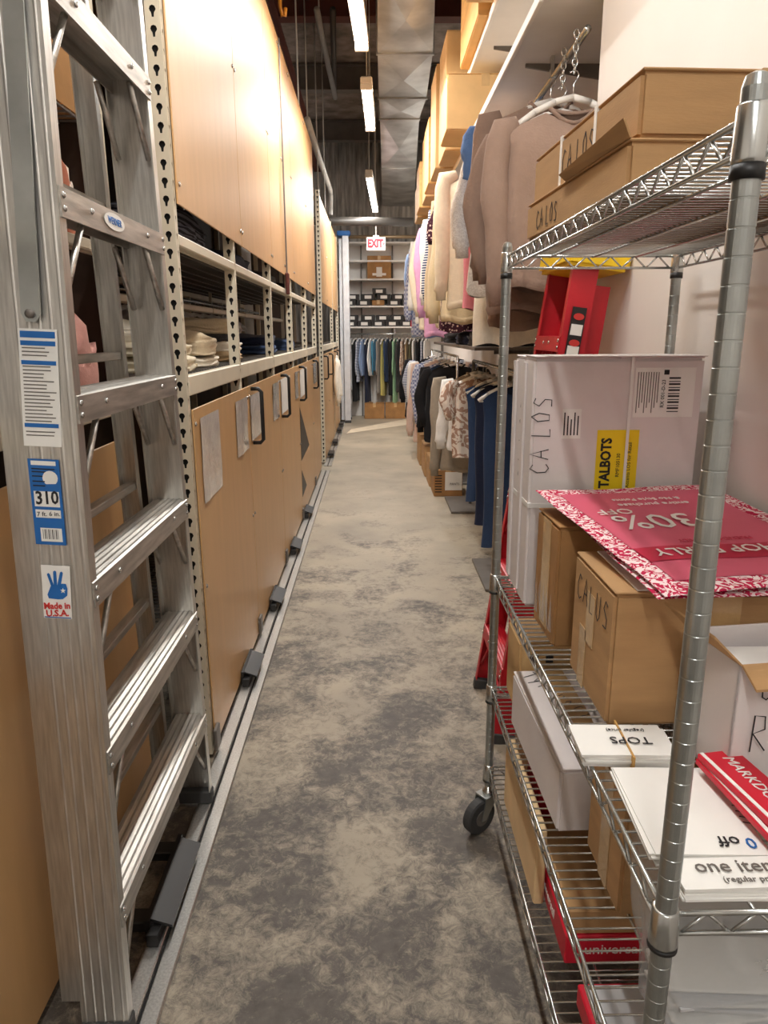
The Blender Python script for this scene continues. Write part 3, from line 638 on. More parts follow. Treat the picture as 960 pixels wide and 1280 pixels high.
# ---------------------------------------------------------------- far end wall of shelves
FY = 13.15
fw = thing('far_shelf_unit', 'white shelving wall with shoe boxes at the end of the aisle', 'shelving', (0,0,0))
MB().box(-.62, 1.3, FY+.35, FY+.38, 0, 3.05).build('back_panel', WHITE, fw)
SZ = [at(480, q, y=FY).z for q in (325, 348, 382, 408)]
for z in SZ: MB().bbox(-.62, 1.3, FY, FY+.35, z-.03, z, .003).build('shelf_board', WHITE, fw)
MB().bbox(-.62, 1.3, FY, FY+.35, 3.02, 3.05, .003).build('shelf_board', WHITE, fw)
for x in (-.6, -.2, .36, .92, 1.27): MB().bbox(x-.012, x+.012, FY+.28, FY+.35, 0, 3.02, .002).build('upright', GREY, fw)
BR = SZ[3]-.13
MB().tube([(-.6,FY+.12,BR),(1.3,FY+.12,BR)], .014, 8).build('garment_rail', CHROME, fw, True)
for x in (-.58, .4, 1.25): MB().box(x-.008, x+.008, FY+.11, FY+.13, BR, SZ[3]-.03).build('rail_support', CHROME, fw)
o = carton('brown carton with white label on the far upper shelf', (at(474,335,y=FY).x, FY+.16, SZ[1]), (.42,.30,.38), CARD3)
MB().box(-.05,.05,-.1525,-.1505,.03,.19).build('paper_label', PAPER, o); MB().box(-.12,.12,-.1515,-.1505,.05,.09).build('paper_label', PAPER, o)
SBM = (MB().bbox(-.12,.12,-.16,.16,0,.085,.003).mesh('box_body', SHOEB), MB().bbox(-.123,.123,-.163,.163,.06,.098,.003).mesh('box_lid', SHOEB), MB().box(-.06,.06,-.1645,-.1625,.02,.075).mesh('box_label', PAPER))
def shoebox(lab, x, z, m=None):
    o = thing('shoe_box', lab, 'box', (x, FY+.17, z), 0, 'shoe boxes on the far shelves')
    for q, nm in zip(SBM, ('box_body', 'box_lid', 'box_label')): obj(nm, q, o)
for r, (row, k, xs) in enumerate((('bottom row of the upper shoe shelf', 2, (-.42,-.16,.38,.64,.90)), ('second row of the upper shoe shelf', 2, (-.36,-.08,.20,.46,.74)), ('bottom row of the lower shoe shelf', 3, (-.4,-.15,.1,.35,.6,.85,1.1)), ('second row of the lower shoe shelf', 3, (-.38,-.08,.18,.44,.94)))):
    for i, x in enumerate(xs): shoebox('black shoe box, %s from left in the %s' % (ORD[i], row), x, SZ[k]+(.099 if r in (1, 3) else 0))
shoebox('single black shoe box on top of the upper shoe pile', .12, SZ[2]+.198)
carton('small tan shoe carton among black shoe boxes', (.10, FY+.17, SZ[2]), (.22,.3,.095), CARD3, name='shoe_box')
carton('tan carton in the second row of the lower shoe shelf', (.69, FY+.17, SZ[3]+.1), (.22,.3,.11), CARD3, name='shoe_box')
carton('orange box at the right of the upper shoe shelf', (1.13, FY+.17, SZ[2]), (.16,.3,.16), mat('orange_card', (240,150,40), .6), name='shoe_box')
FG = [(GRY,.9,1),(WHT,.85,1),(BLK,1.1,0),(BST,.7,1),(LBL,.6,1),(NAVY,1.12,0),(WHT,.6,1),(TEAL,.5,1),(GRY,.9,1),(fabric((214,202,120)),1.0,0),(JEAN,.7,1),(BLK,.95,1),(GRN,1.12,1),(CHAR,.9,1),(FLO,.5,1),(TAN_,.85,0),(OLV,.8,0),(WHT,.6,1),(BLK,.8,1),(BST,.6,1),(WHT,.7,1)]
FC = ['grey','white','long black','striped','light blue','long navy','white short','teal blue','grey straight','yellow','denim blue','black','long green','charcoal','floral','tan','olive','white ruffled','black right-hand','striped right-hand','white rightmost']
for i, ((m, L, s_), nm) in enumerate(zip(FG, FC)):
    garment('%s garment, %s from left on the far wall rail' % (nm, ORD[i]), (-.46+i*.072, FY+.12, BR), m, L=L, W=.19, sl=.5*bool(s_), th=.014, seed=80+i, rz=PI/2+random.uniform(-.03, .03)-.25, thin=.5, group='clothes on the far wall rail', hang='%s garment on the far wall rail' % nm)
for i, x in enumerate((-.25, .27)):
    carton(('left' if not i else 'right')+' carton on the floor under the far rail', (at((468, 494)[i], 505, y=FY-.1).x, FY-.08-.0, 0), (.36,.26,.28), CARD3, group='cartons under the far rail')
# exit sign
p = at(470, 305, y=12); ex = thing('exit_sign', 'white illuminated sign with red EXIT lettering hanging from a pipe', 'sign', p)
MB().bbox(-.15, .15, -.03, .03, -.1, .1, .008).build('sign_box', EXITW, ex)
text('EXIT', .16, (-.012, -.036, 0), (1,0,0), (0,0,1), EXITR, ex, sx=.74, bold=.009)
MB().add([(.115,-.033,.03),(.14,-.033,0),(.115,-.033,-.03)], [(0,1,2)]).build('arrow', EXITR, ex)
MB().tube([(0,0,.1),(0,0,4.9-p.z)], .01, 6).build('stem', PIPEW, ex); MB().bbox(-.05,.05,-.04,.04,.1,.125,.005).build('canopy', WHITE, ex)
# ---------------------------------------------------------------- ladders
def ladder(name, label, loc, rz, lean, HT, wb, conv, depth, zsteps, mr, ms, back=True, ribs=True, cap=None, foot=RUBBER):
    """local: faces +x, near rail at y=0 and far rail at y=wb; rails converge by conv per metre"""
    o = thing(name, label, 'ladder', loc); o.rotation_euler = (0, lean, rz)
    def rail(xf, dep, y0, dy, s, nm, h0, h1):    # channel with outer web, flanges inward (s = inward sign)
        fl_ = .03; t_ = .004; outer = [(xf, 0)]
        n = 5
        for i in range(n):
            a = xf-dep*(i+.35)/n; b_ = xf-dep*(i+.65)/n
            outer += [(a, 0), (a-.004, -.002), (b_+.004, -.002), (b_, 0)] if ribs else []
        outer += [(xf-dep, 0), (xf-dep, fl_), (xf-dep+t_, fl_), (xf-dep+t_, t_), (xf-t_, t_), (xf-t_, fl_), (xf, fl_)]
        k = MB().prism(outer, lambda p: (p[0], y0+dy*h0+s*p[1], h0), lambda p: (p[0], y0+dy*h1+s*p[1], h1)); return k.build(nm, mr, o)
    Rn = rail(0, depth, 0, conv, 1, 'front_rail', .03, HT); Rf = rail(0, depth, wb, -conv, -1, 'front_rail', .03, HT)
    for q, y in ((Rn, 0), (Rf, wb)):
        s = 1 if y == 0 else -1; MB().bbox(-depth-.003, .004, min(y-s*.004, y+s*.034), max(y-s*.004, y+s*.034), 0, .045, .004).build('rubber_foot', foot, q)
    rv = MB().lathe([(.006,0),(.006,.002),(.003,.004)], 8).mesh('rivet', CHROME, True); RY = Matrix.Rotation(PI/2, 4, 'Y')
    for i, z in enumerate(zsteps):
        y0, y1 = conv*z+.005, wb-conv*z-.005; k = MB(); n = 6
        prof = [(.003, -.05), (.003, .0)]
        for j in range(n): a = -depth*.92*j/n; prof += [(a-.003, .003), (a-depth*.92/n*.55, .003), (a-depth*.92/n*.65, 0)]
        prof += [(-depth*.92, 0), (-depth*.92, -.035), (-depth*.92+.003, -.035), (-depth*.92+.003, -.004), (-.001, -.004), (-.001, -.05)]
        st = k.prism(prof, lambda p: (p[0], y0, z+p[1]), lambda p: (p[0], y1, z+p[1])).build('step', ms, o)
        for yy in (y0+.012, y1-.012):
            for dz in (-.013, -.035): obj('rivet', rv, st, Matrix.Translation((.003, yy, z+dz)) @ RY)
        for yy in (y0+.14, y1-.14): obj('rivet', rv, st, Matrix.Translation((.003, yy, z-.02)) @ RY)
        for xx in (-.012, -depth*.85):
            for s, ya in ((1, y0), (-1, y1)):
                MB().tube([(xx, ya+s*.12, z-.045), (xx, ya+s*.012, z-.185)], .007, 6).build('brace', ms, o, True)
    if back:
        bx = -depth-.012; ins = .045
        for y, s, c in ((ins, 1, conv), (wb-ins, -1, -conv)):
            k = MB().prism([(0,0),(-.05,0),(-.05,.025),(-.047,.025),(-.047,.003),(-.003,.003),(-.003,.025),(0,.025)], lambda p: (bx+p[0], y+c*.05+s*p[1], .05), lambda p: (bx+p[0], y+c*(HT-.1)+s*p[1], HT-.1)); k.build('rear_rail', mr, o)
        for z in zsteps: MB().bbox(bx-.035, bx-.005, ins+conv*z+.004, wb-ins-conv*z-.004, z+.045, z+.065, .002).build('rear_bar', ms, o)
    if cap:
        cw = MB().bbox(-depth-.09, .03, conv*HT-.035, wb-conv*HT+.035, HT-.055, HT+.02, .012, 2).build('top_cap', cap, o)
    return o
AX = -.540; AY = 1.232
CV = .055
al = ladder('aluminium_ladder', 'tall folded aluminium stepladder with blue labels standing at left', (AX, AY, .0145), 0, 0, 2.95, .83, CV, .10, [.32, .673, 1.025, 1.377, 1.735, 2.09, 2.44, 2.79], ALU, ALUW, cap=None)
MB().bbox(-.12, .03, .13, .70, 2.93, 2.98, .01).build('top_cap', ALU, al)
AI = Vector((AX, AY, .0145))
def onrail(px, py, off=.0035):     # pixel -> local point on the outer web of the near rail
    y = AY
    for _ in range(6): p = at(px, py, y=y-off); y = AY+CV*(p.z-.0145)
    return p-AI
def sticker(x0, y0, x1, y1, m, nm='sticker'):
    c = [onrail(x0,y0), onrail(x1,y0), onrail(x1,y1), onrail(x0,y1)]
    k = MB().add(c+[q+Vector((0,.001,0)) for q in c], [(0,1,2,3),(4,5,6,7),(0,1,5,4),(1,2,6,5),(2,3,7,6),(3,0,4,7)]); return k.build(nm, m, al), c
def onst(c, u, v, off=.0006): # bilinear on sticker
    a = c[0].lerp(c[1], u); b_ = c[3].lerp(c[2], u); return a.lerp(b_, v)+Vector((0,-off,0))
def patch(par, c, u0, v0, u1, v1, m, nm='printed_bar', off=.0006):
    MB().add([onst(c,u0,v0,off), onst(c,u1,v0,off), onst(c,u1,v1,off), onst(c,u0,v1,off)], [(0,1,2,3)]).build(nm, m, par)
def sq(x0t, x1t, x0b, x1b, y0, y1, m):
    c = [onrail(x0t,y0), onrail(x1t,y0+2), onrail(x1b,y1+2), onrail(x0b,y1)]
    k = MB().add(c+[q+Vector((0,.001,0)) for q in c], [(0,1,2,3),(4,5,6,7),(0,1,5,4),(1,2,6,5),(2,3,7,6),(3,0,4,7)]); return k.build('sticker', m, al), c
s1, c1 = sq(22, 71, 30, 77, 410, 557, PAPER)
for a, b_ in ((.02,.075),(.10,.14),(.265,.30),(.80,.835)): patch(s1, c1, .05, a, .95, b_, BLUE)
rr = random.Random(3)
for i in range(25):
    v = .155+i*.031
    if .24 < v < .31 or .78 < v < .85: continue
    patch(s1, c1, .08, v, rr.uniform(.6, .93), v+.010, GREY, 'printed_line')
s2, c2 = sq(34, 73, 45, 83, 573, 680, BLUE)
text('310', .034, onst(c2,.52,.45,.0012), (1,0,0), (0,CV,1), INK, s2, sx=.85, bold=.0007)
patch(s2, c2, .1, .37, .92, .55, PAPER, off=.0007); patch(s2, c2, .1, .585, .92, .68, PAPER); patch(s2, c2, .2, .80, .9, .96, PAPER)
patch(s2, c2, .1, .02, .9, .07, PAPER)
text('7 ft. 6 in.', .012, onst(c2,.52,.635,.0012), (1,0,0), (0,CV,1), INK, s2)
cc = onst(c2, .68, .215); MB().add([cc]+[cc+Vector((.014*math.cos(t*PI/8), 0, .014*math.sin(t*PI/8))) for t in range(16)], [(0, 1+t, 1+(t+1) % 16) for t in range(16)]).build('round_seal', PAPER, s2)
for i in range(9): patch(s2, c2, .28+i*.06, .815, .28+i*.06+(.015, .03)[i % 2], .93, INK, 'barcode_bar', .0012)
for v in (.105, .14, .19, .25, .30): patch(s2, c2, .1, v, .5 if v > .15 else .85, v+.014, INK, 'printed_line')
s3, c3 = sq(51, 87, 55, 90, 706, 772, PAPER)
patch(s3, c3, .03, .97, .97, .99, BLUE)
text('Made in', .0175, onst(c3,.5,.76,.0012), (1,0,0), (0,CV,1), REDINK, s3, bold=.0005, sx=.9); text('U.S.A.', .0175, onst(c3,.5,.9,.0012), (1,0,0), (0,CV,1), REDINK, s3, bold=.0005)
hand = MB()
def blob(pl): 
    ps = [onst(c3, u, v, .001) for u, v in pl]; hand.add(ps, [tuple(range(len(ps)))])
blob([(.22,.62),(.18,.55),(.3,.4),(.34,.36),(.62,.36),(.7,.33),(.85,.33),(.9,.42),(.88,.55),(.72,.62),(.55,.63)])
blob([(.32,.38),(.2,.17),(.25,.14),(.3,.16),(.42,.36)]); blob([(.42,.37),(.42,.11),(.48,.09),(.53,.11),(.54,.37)]); blob([(.54,.37),(.66,.12),(.72,.1),(.76,.13),(.66,.38)])
hh = hand.build('hand_mark', BLUE, s3)
sp = [onst(c3, .74+.09*(1 if t % 2 == 0 else .42)*math.sin(t*PI/5)*1.15, .46-.055*(1 if t % 2 == 0 else .42)*math.cos(t*PI/5), .0016) for t in range(10)]
MB().add(sp+[onst(c3,.74,.46,.0016)], [(i, (i+1) % 10, 10) for i in range(10)]).build('star', PAPER, s3)
# spreader arm with bolt, logo on a step
a, b_ = onrail(14, -30, .012), onrail(38, 392, .012); d_ = (b_-a).normalized(); n_ = Vector((d_.z, 0, -d_.x))*.017
k = MB().add([a+n_, a-n_, b_-n_, b_-n_*.5+d_*.014, b_+n_*.5+d_*.014, b_+n_]+[q+Vector((0,.004,0)) for q in (a+n_, a-n_, b_-n_, b_-n_*.5+d_*.014, b_+n_*.5+d_*.014, b_+n_)], [(0,1,2,3,4,5),(6,7,8,9,10,11)]+[(i,(i+1) % 6, 6+(i+1) % 6, 6+i) for i in range(6)]).build('spreader_arm', ZINC, al)
obj('bolt', MB().lathe([(.008,0),(.008,.006),(.004,.008)], 10).mesh('bolt', GREY, True), k, Matrix.Translation(b_-Vector((0,.0,0))) @ Matrix.Rotation(PI/2, 4, 'X'))
lp = at(143, 271, x=AX+.0045)-AI; lp.z = 1.735-.022
lg = MB().add([lp]+[lp+Vector((0, .06*math.cos(t*PI/12), .017*math.sin(t*PI/12))) for t in range(24)], [(0, 1+t, 1+(t+1) % 24) for t in range(24)]).build('oval_badge', PAPER, al)
text('WERNER', .02, lp+Vector((.0006,0,0)), (0,1,0), (0,0,1), BLUE, lg)
# red fibreglass ladder behind the wire rack
rl = ladder('red_stepladder', 'red fibreglass stepladder with yellow top leaning beside the wire rack', (.43, 2.84, 0), PI, 0, 1.78, .46, .03, .085, [.3,.6,.9,1.2,1.5], FRED, FRED, cap=YPL, ribs=False)
rl.rotation_euler = (0, math.radians(-7.5), PI)
zz = 1.5
def rlab(z0, z1, m, c=0): 
    return MB().box(-.068+.0, -.018, .462-.03*z0+.0002-.0, .4635-.03*z0, z0, z1).build('warning_label', m, rl)
for z0, z1, m in ((1.40,1.60,BLACK),(1.405,1.475,PAPER),(1.51,1.545,PAPER)): 
    e = .005 if m is PAPER else 0
    MB().box(-.066+e*.8, -.02-e*.8, .4565-.03*z0, .4645+e-.03*z0, z0, z1).build('warning_label', m, rl)
for z in (1.485, 1.57):
    MB().add([(-.043, .4665-.03*z+.006, z)]+[(-.043+.018*math.cos(t*PI/8), .4665-.03*z+.006, z+.011*math.sin(t*PI/8)) for t in range(16)], [(0,1+t,1+(t+1) % 16) for t in range(16)]).build('danger_oval', REDINK, rl)
# far pale ladder with a blue top
ladder('fibreglass_ladder', 'tall pale folded ladder with a bright blue top by the far shelves', (-.39, 12.35, 0), 0, 0, 3.12, .5, .04, .10, [.3+.3*i for i in range(9)], SILV, SILV, cap=BLUE, ribs=False)
# ---------------------------------------------------------------- wire shelving rack
X0, X1, Y0, Y1 = .345, .785, .705, 1.92
WR = thing('wire_rack', 'chrome wire shelving rack on casters filling the right foreground', 'shelving', (0,0,0))
prof = [(.0127, .15)]; z = .17
while z < 1.70: prof += [(.0127, z), (.0122, z+.0006), (.0122, z+.0018), (.0127, z+.0024)]; z += .0254
prof += [(.0127, 1.712), (.010, 1.722), (.004, 1.725)]
pmesh = MB().lathe(prof, 28).mesh('post', ZINC)
cas = MB(); cas.tube([(-.016,0,.056),(-.012,0,.056),(.012,0,.056),(.016,0,.056)], [.050,.056,.056,.050], 28); casm = cas.mesh('wheel', RUBBER)
hubm = MB().tube([(-.018,0,.056),(.018,0,.056)], .026, 16).mesh('hub', GREY)
frk = MB(); 
for s in (-1,1): frk.add([(s*.021,-.045,.05),(s*.021,-.027,.05),(s*.021,.022,.12),(s*.021,-.03,.12),(s*.024,-.045,.05),(s*.024,-.027,.05),(s*.024,.022,.12),(s*.024,-.03,.12)], [(0,1,2,3),(4,5,6,7),(0,1,5,4),(1,2,6,5),(2,3,7,6),(3,0,4,7)])
frk.box(-.024,.024,-.03,.022,.117,.123); frkm = frk.mesh('fork', ZINC)
stm = MB().lathe([(.018,.123),(.018,.132),(.010,.135),(.010,.155)], 14).mesh('stem', CHROME, True)
for x in (X0, X1):
    for y in (Y0, Y1):
        p = obj('post', pmesh, WR, Matrix.Translation((x, y, 0)))
        c = obj('caster', frkm, WR, Matrix.Translation((x, y, 0)) @ Matrix.Rotation(-.95, 4, 'Z') @ Matrix.Translation((0, .0, 0)))
        for q, nm in ((casm,'wheel'), (hubm,'hub'), (stm,'stem')): obj(nm, q, c, Matrix.Translation((0, -.036 if nm != 'stem' else 0, 0)))
SHZ = [1.693, .828, .482, .215]
wm = MB().tube([(X0, 0, 0), (X1, 0, 0)], .0019, 6, True).mesh('deck_wire', CHROME, True)
for si, z in enumerate(SHZ):
    s_ = MB()
    cor = [(X0,Y0),(X1,Y0),(X1,Y1),(X0,Y1)]
    for zz in (z-.003, z-.032):
        for (a, b_), (c, d) in zip(cor, cor[1:]+cor[:1]): s_.tube([(a,b_,zz),(c,d,zz)], .0032 if zz < z-.01 else .0036, 8)
    so = s_.build('shelf', CHROME, WR, True)
    for (a, b_), (c, d) in zip(cor, cor[1:]+cor[:1]):
        P, Q = Vector((a,b_,0)), Vector((c,d,0)); L = (Q-P).length; n = int(L/.032); pts = []
        for i in range(n+1): pts.append(P.lerp(Q, (.02+(L-.04)*i/n)/L)+Vector((0,0,z-.003 if i % 2 else z-.032)))
        k = MB()
        for p, q in zip(pts, pts[1:]): k.tube([p, q], .0024, 5)
        k.build('truss_wire', CHROME, so, True)
    n = 52
    for i in range(1, n): obj('deck_wire', wm, so, Matrix.Translation((0, Y0+(Y1-Y0)*i/n, z)))
    for x in (X0+.11, X0+.22, X0+.33): MB().tube([(x,Y0,z-.005),(x,Y1,z-.005)], .003, 6).build('cross_wire', CHROME, so, True)
    for x, y in cor:
        obj('collar', MB().lathe([(.0150,z-.045),(.0156,z-.04),(.0150,z+.004),(.0138,z+.006)] if si == 0 else [(.0172,z-.045),(.0178,z-.04),(.0160,z+.004),(.0145,z+.006)], 18).mesh('collar', CHROME, True), so, Matrix.Translation((x, y, 0)))
        if si == 0: obj('black_sleeve', MB().lathe([(.0155,z-.058),(.0155,z-.045)], 18).mesh('black_sleeve', BLACK, True), so, Matrix.Translation((x, y, 0)))
        else: obj('black_sleeve', MB().lathe([(.0178,z-.05),(.0178,z-.045)], 18).mesh('black_sleeve', BLACK, True), so, Matrix.Translation((x, y, 0)))
T = .0022
# top shelf cartons
o = carton('flat brown carton on the wire rack top, under another', (.555,1.40,SHZ[0]+T), (.40,.56,.075), CARD, .05, strap=0)
marker('CA LOS', .035, (-.2006, .2, .015), (0,-1,0), (0,0,1), o)
MB().add([(-.2,-.28,.075),(-.2,.02,.075),(-.212,.02,.085),(-.212,-.28,.10),(-.197,-.28,.075),(-.197,.02,.075),(-.209,.02,.085),(-.209,-.28,.10)], [(0,1,2,3),(4,5,6,7),(0,1,5,4),(1,2,6,5),(2,3,7,6),(3,0,4,7)]).build('raised_flap', CARD, o)
o = carton('flat brown strapped carton on top of the wire rack', (.57,1.41,SHZ[0]+T+.077), (.40,.56,.092), CARD, .05, strap=2)
marker('CA LOS', .042, (-.2006, .08, .022), (0,-1,0), (0,0,1), o)
# white cartons
zz = SHZ[1]+T
for i, (y, lab) in enumerate(((1.735, 'tall white carton with yellow label on the middle wire shelf'), (1.846, 'tall white carton behind the one with the yellow label'))):
    o = carton(lab, (.575, y, zz), (.40,.105,.615), CARDW, 0, 'white_carton', tape=False, group='tall white cartons')
    marker('CA LOS', .05, (-.2008, .035 if i else .03, .3), (0,0,1), (0,1,0) if False else (0,1,0), o)
    MB().box(-.201,.201,-.0535,.0535,.255,.267).build('strap', STRAP, o)
    MB().box(-.206,-.2005,.02,.052,.02,.6).build('flap_edge', CARDW, o)
    if not i:
        marker('CA LOS', .045, (-.155, -.0535, .34), (0,0,1), (-1,0,0), o)
        lb = MB().box(-.042,.058,-.0542,-.0520,.27,.445).build('yellow_label', YEL, o)
        text('TALBOTS', .034, (-.018,-.0548,.365), (0,0,1), (-1,0,0), INK, o, name='lettering', sx=.85, bold=.0012); text('RMF105130', .012, (.012,-.0548,.36), (0,0,1), (-1,0,0), INK, o); text('Accents LOS for Retail', .012, (.038,-.0548,.36), (0,0,1), (-1,0,0), INK, o)
        MB().box(.026,.033,-.0562,-.0554,0,.615).build('strap', STRAP, o)
        lb = MB().box(.038,.18,-.0537,-.0520,.475,.59).build('shipping_label', PAPER, o)
        for j in range(12): MB().box(.118,.145,-.0542,-.0536,.487+j*.007,.487+j*.007+(.002,.004)[j % 2]).build('barcode_bar', INK, o)
        for j in range(9): MB().box(.044+j*.006,.046+j*.006,-.0542,-.0536,.485+.012*(j % 3),.58).build('printed_line', GREY, o)
        MB().box(.105,.117,-.0542,-.0536,.574,.585).build('printed_square', INK, o); text('RX 001-D-23', .012, (.106,-.0544,.53), (0,0,1), (-1,0,0), INK, o)
        lb = MB().box(-.128,-.083,-.0537,-.0520,.425,.495).build('small_label', PAPER, o)
        for j in range(5): MB().box(-.124+j*.008,-.121+j*.008,-.0542,-.0536,.433,.487-.008*(j % 3)).build('printed_line', INK, o)
        MB().bbox(-.2,.2,-.065,.05,.6152,.6178,.001).build('top_flap', CARDW, o)
o = carton('scuffed taped brown carton between white cartons and big carton', (.565,1.525,zz), (.36,.17,.275), CARD3, .03)
MB().box(-.1815,-.1803,-.03,.03,.02,.27).build('tape', TAPE, o)
for j in range(5): MB().add([(-.1825,-.07+.03*j,.03),(-.1835,-.05+.03*j,.03+.05*(j % 2)),(-.1825,-.06+.03*j,.12),(-.1812,-.07+.03*j,.03)], [(0,1,2),(0,2,3)]).build('loose_film', PLAST, o)
bc = carton('big brown carton carrying the pink poster on the wire rack', (.592,1.232,zz), (.38,.235,.248), CARD, 0)
marker('CALUS', .05, (-.1912, .09, .165), (0,-1,0), (0,0,1), bc)
MB().box(-.1915,-.1905,-.02,.025,.10,.2).build('tape', TAPE, bc); MB().box(-.1915,-.1905,.02,.06,.0,.12).build('tape', TAPE, bc)
# poster: a sheet lying across two cartons
PM_ = thing('sale_poster', 'pink sale poster with paisley border lying upside down on cartons', 'poster', (.622,1.345,zz+.290), math.radians(188)); PM_.rotation_euler.x = -.07
def sheet(x0, x1, y0, y1, z, m, nm, par, n=10, seed=0, th=.0008):
    vs = []
    for q in (0, th):
        for i in range(n+1):
            for j in range(n+1):
                x, y = x0+(x1-x0)*i/n, y0+(y1-y0)*j/n
                vs.append((x, y, z+q+.006*(1+noise.noise((x*5+seed, y*5, 0)))-.12*max(0, abs(y)-.22)**1.3*(1 if y > 0 else .5)))
    N1 = (n+1)**2; f = [(i*(n+1)+j, (i+1)*(n+1)+j, (i+1)*(n+1)+j+1, i*(n+1)+j+1) for i in range(n) for j in range(n)]
    return MB().add(vs, f+[tuple(v+N1 for v in g) for g in f]).build(nm, m, par, True)
sheet(-.213,.213,-.285,.285,0, PAIS, 'border', PM_, 14); sheet(-.172,.172,-.243,.243,.0012, PINK, 'panel', PM_, 14); sheet(-.172,.172,.10,.165,.0026, CRIM, 'band', PM_, 14)
text('30%', .115, (.055,-.035,.0125), (1,0,0), (0,1,0), WHITE, PM_, sx=.9); text('OFF', .045, (.11,-.10,.0125), (1,0,0), (0,1,0), WHITE, PM_)
text('entire purchase', .026, (.0,-.14,.0125), (1,0,0), (0,1,0), WHITE, PM_); text('& No Style Points', .022, (0,-.175,.0125), (1,0,0), (0,1,0), WHITE, PM_); text('SHOP EARLY', .046, (.02,.132,.0135), (1,0,0), (0,1,0), WHITE, PM_); text('FRIENDS & FAMILY', .018, (0,.082,.013), (1,0,0), (0,1,0), CRIM, PM_)
o2 = sheet(-.208,.208,-.28,.28,0, PAIS, 'lower_poster', None, 14, 3); o2.location = (.625,1.335,zz+.281); o2.rotation_euler = (-.07,0,math.radians(185)); tag(o2, 'second paisley-bordered poster just showing beneath the pink one', 'poster')
o2 = MB().bbox(.44,.77,1.12,1.34,zz+.2485,zz+.2515,.001).build('white_sheet', PAPER); tag(o2, 'white sheet under the posters on the big carton', 'paper')
# Re-B carton, open
rb = carton('open white carton marked Re-B beside the red folders', (.645,1.025,zz), (.25,.14,.20), CARDW, .12, 'white_carton', open_=True)
for q in ([(-.125,-.075,.2),(-.125,.075,.2),(-.17,.07,.245),(-.17,-.07,.245)], [(-.125,-.075,.2),(.125,-.075,.2),(.12,-.105,.175),(-.12,-.105,.175)]):
    MB().add(q+[(a, b_, c+.004) for a, b_, c in q], [(0,1,2,3),(4,5,6,7),(0,1,5,4),(1,2,6,5),(2,3,7,6),(3,0,4,7)]).build('open_flap', CARD, rb)
marker('Re-B', .06, (-.10, -.0757, .06), (1,0,0), (0,0,1), rb); marker('C TA', .03, (-.09,-.0757,.145), (1,0,0), (0,0,1), rb)
tag(MB().bbox(.55,.72,.985,1.055,zz+.17,zz+.177,.001).build('paper_stack', PAPER), 'white paper lying in the open Re-B carton', 'paper')
# cards and folders
def pile(lab, loc, size, n, rz, m=PAPER, name='card_stack', seed=0):
    rr = random.Random(seed); o = thing(name, lab, 'cards', loc, rz); t_ = size[2]/n
    for i in range(n): MB().box(-size[0]/2, size[0]/2, -size[1]/2, size[1]/2, i*t_, (i+.85)*t_, Matrix.Rotation(rr.uniform(-.03,.03), 4, 'Z') @ Matrix.Translation((rr.uniform(-.004,.004), rr.uniform(-.004,.004), 0))).build('card', m, o)
    return o
o = pile('rubber-banded stack of white TOPS cards beside the big carton', (.405,1.035,zz), (.15,.09,.024), 5, -.05, seed=1)
text('TOPS', .028, (.01,-.005,.0255), (-1,0,0), (0,-1,0), INK, o); text('(regular price)', .011, (.01,.025,.0255), (-1,0,0), (0,-1,0), INK, o)
MB().box(-.0,.003,-.056,.056,-.0002,.0256).build('rubber_band', mat('rubber_band', (196,150,80), .6), o)
o = pile('fanned stack of large blank white cards by the front post', (.435,.872,zz), (.15,.19,.016), 6, -.06, seed=2)
for j in range(4): MB().tube([(.07+.0*j,-.03-.0*j+.012*j,.0168),(.088,-.035+.012*j,.0168)], .0008, 4).build('printed_line', INK, o)
text('off', .028, (.035,-.07,.0175), (-1,0,0), (0,-1,0), INK, o); text('0', .028, (.062,-.072,.0175), (-1,0,0), (0,-1,0), BLUE, o)
o = pile('white one item cards stacked at the front rim of the shelf', (.50,.742,zz), (.26,.052,.02), 5, .0, seed=3)
text('one item', .03, (-.05,.008,.0215), (1,0,0), (0,1,0), GREY, o); text('(regular price)', .013, (-.04,-.014,.0215), (1,0,0), (0,1,0), GREY, o)
o = pile('white card pile beneath the red folders', (.595,.83,zz), (.12,.11,.03), 6, -.1, seed=5)
for i in range(2):
    o = thing('markdown_folder', ('upper' if i else 'lower')+' red folder marked MARKDOWNS' if i else 'red folder with white stripe beneath the upper red folder', 'folder', (.528+.006*i,.862,zz+.031+.0105*i), .10+.06*i, 'red folders')
    MB().bbox(-.032,.032,-.095,.095,0,.009,.001).build('cover', RED, o)
    MB().box(-.029,-.023,-.095,.095,.009,.0096).build('stripe', PAPER, o)
    if i: text('MARKDOWNS', .024, (.004,0,.0098), (0,-1,0), (1,0,0), PAPER, o, shear=.2)
# shelf 3
z3 = SHZ[2]+T
o = carton('tan carton with printed handling symbols on the third wire shelf', (.575,1.825,z3), (.38,.165,.22), CARD2, 0)
for j, x in enumerate((-.16,-.12,-.05,.02)): MB().box(x,x+.02,-.0835,-.0827,.16,.185).build('printed_symbol', INK, o)
o = carton('crumpled white carton with marker writing on the third wire shelf', (.475,1.50,z3), (.21,.44,.15), CARDW, .03, 'white_carton')
marker('Tyrinory', .04, (-.09,.19,.1507), (.45,-.9,0), (.9,.45,0), o)
MB().add([(0,-.22,.152),(.105,-.22,.152),(.11,-.05,.19),(.0,-.04,.2),(0,-.22,.154),(.105,-.22,.154),(.11,-.05,.192),(.0,-.04,.202)], [(0,1,2,3),(4,5,6,7),(0,1,5,4),(1,2,6,5),(2,3,7,6),(3,0,4,7)]).build('loose_flap', CARDW, o)
o = carton('brown taped carton at the middle of the third wire shelf', (.60,1.15,z3), (.34,.19,.235), CARD, 0)
MB().box(-.1712,-.1702,-.03,.02,.0,.235).build('tape', TAPE, o)
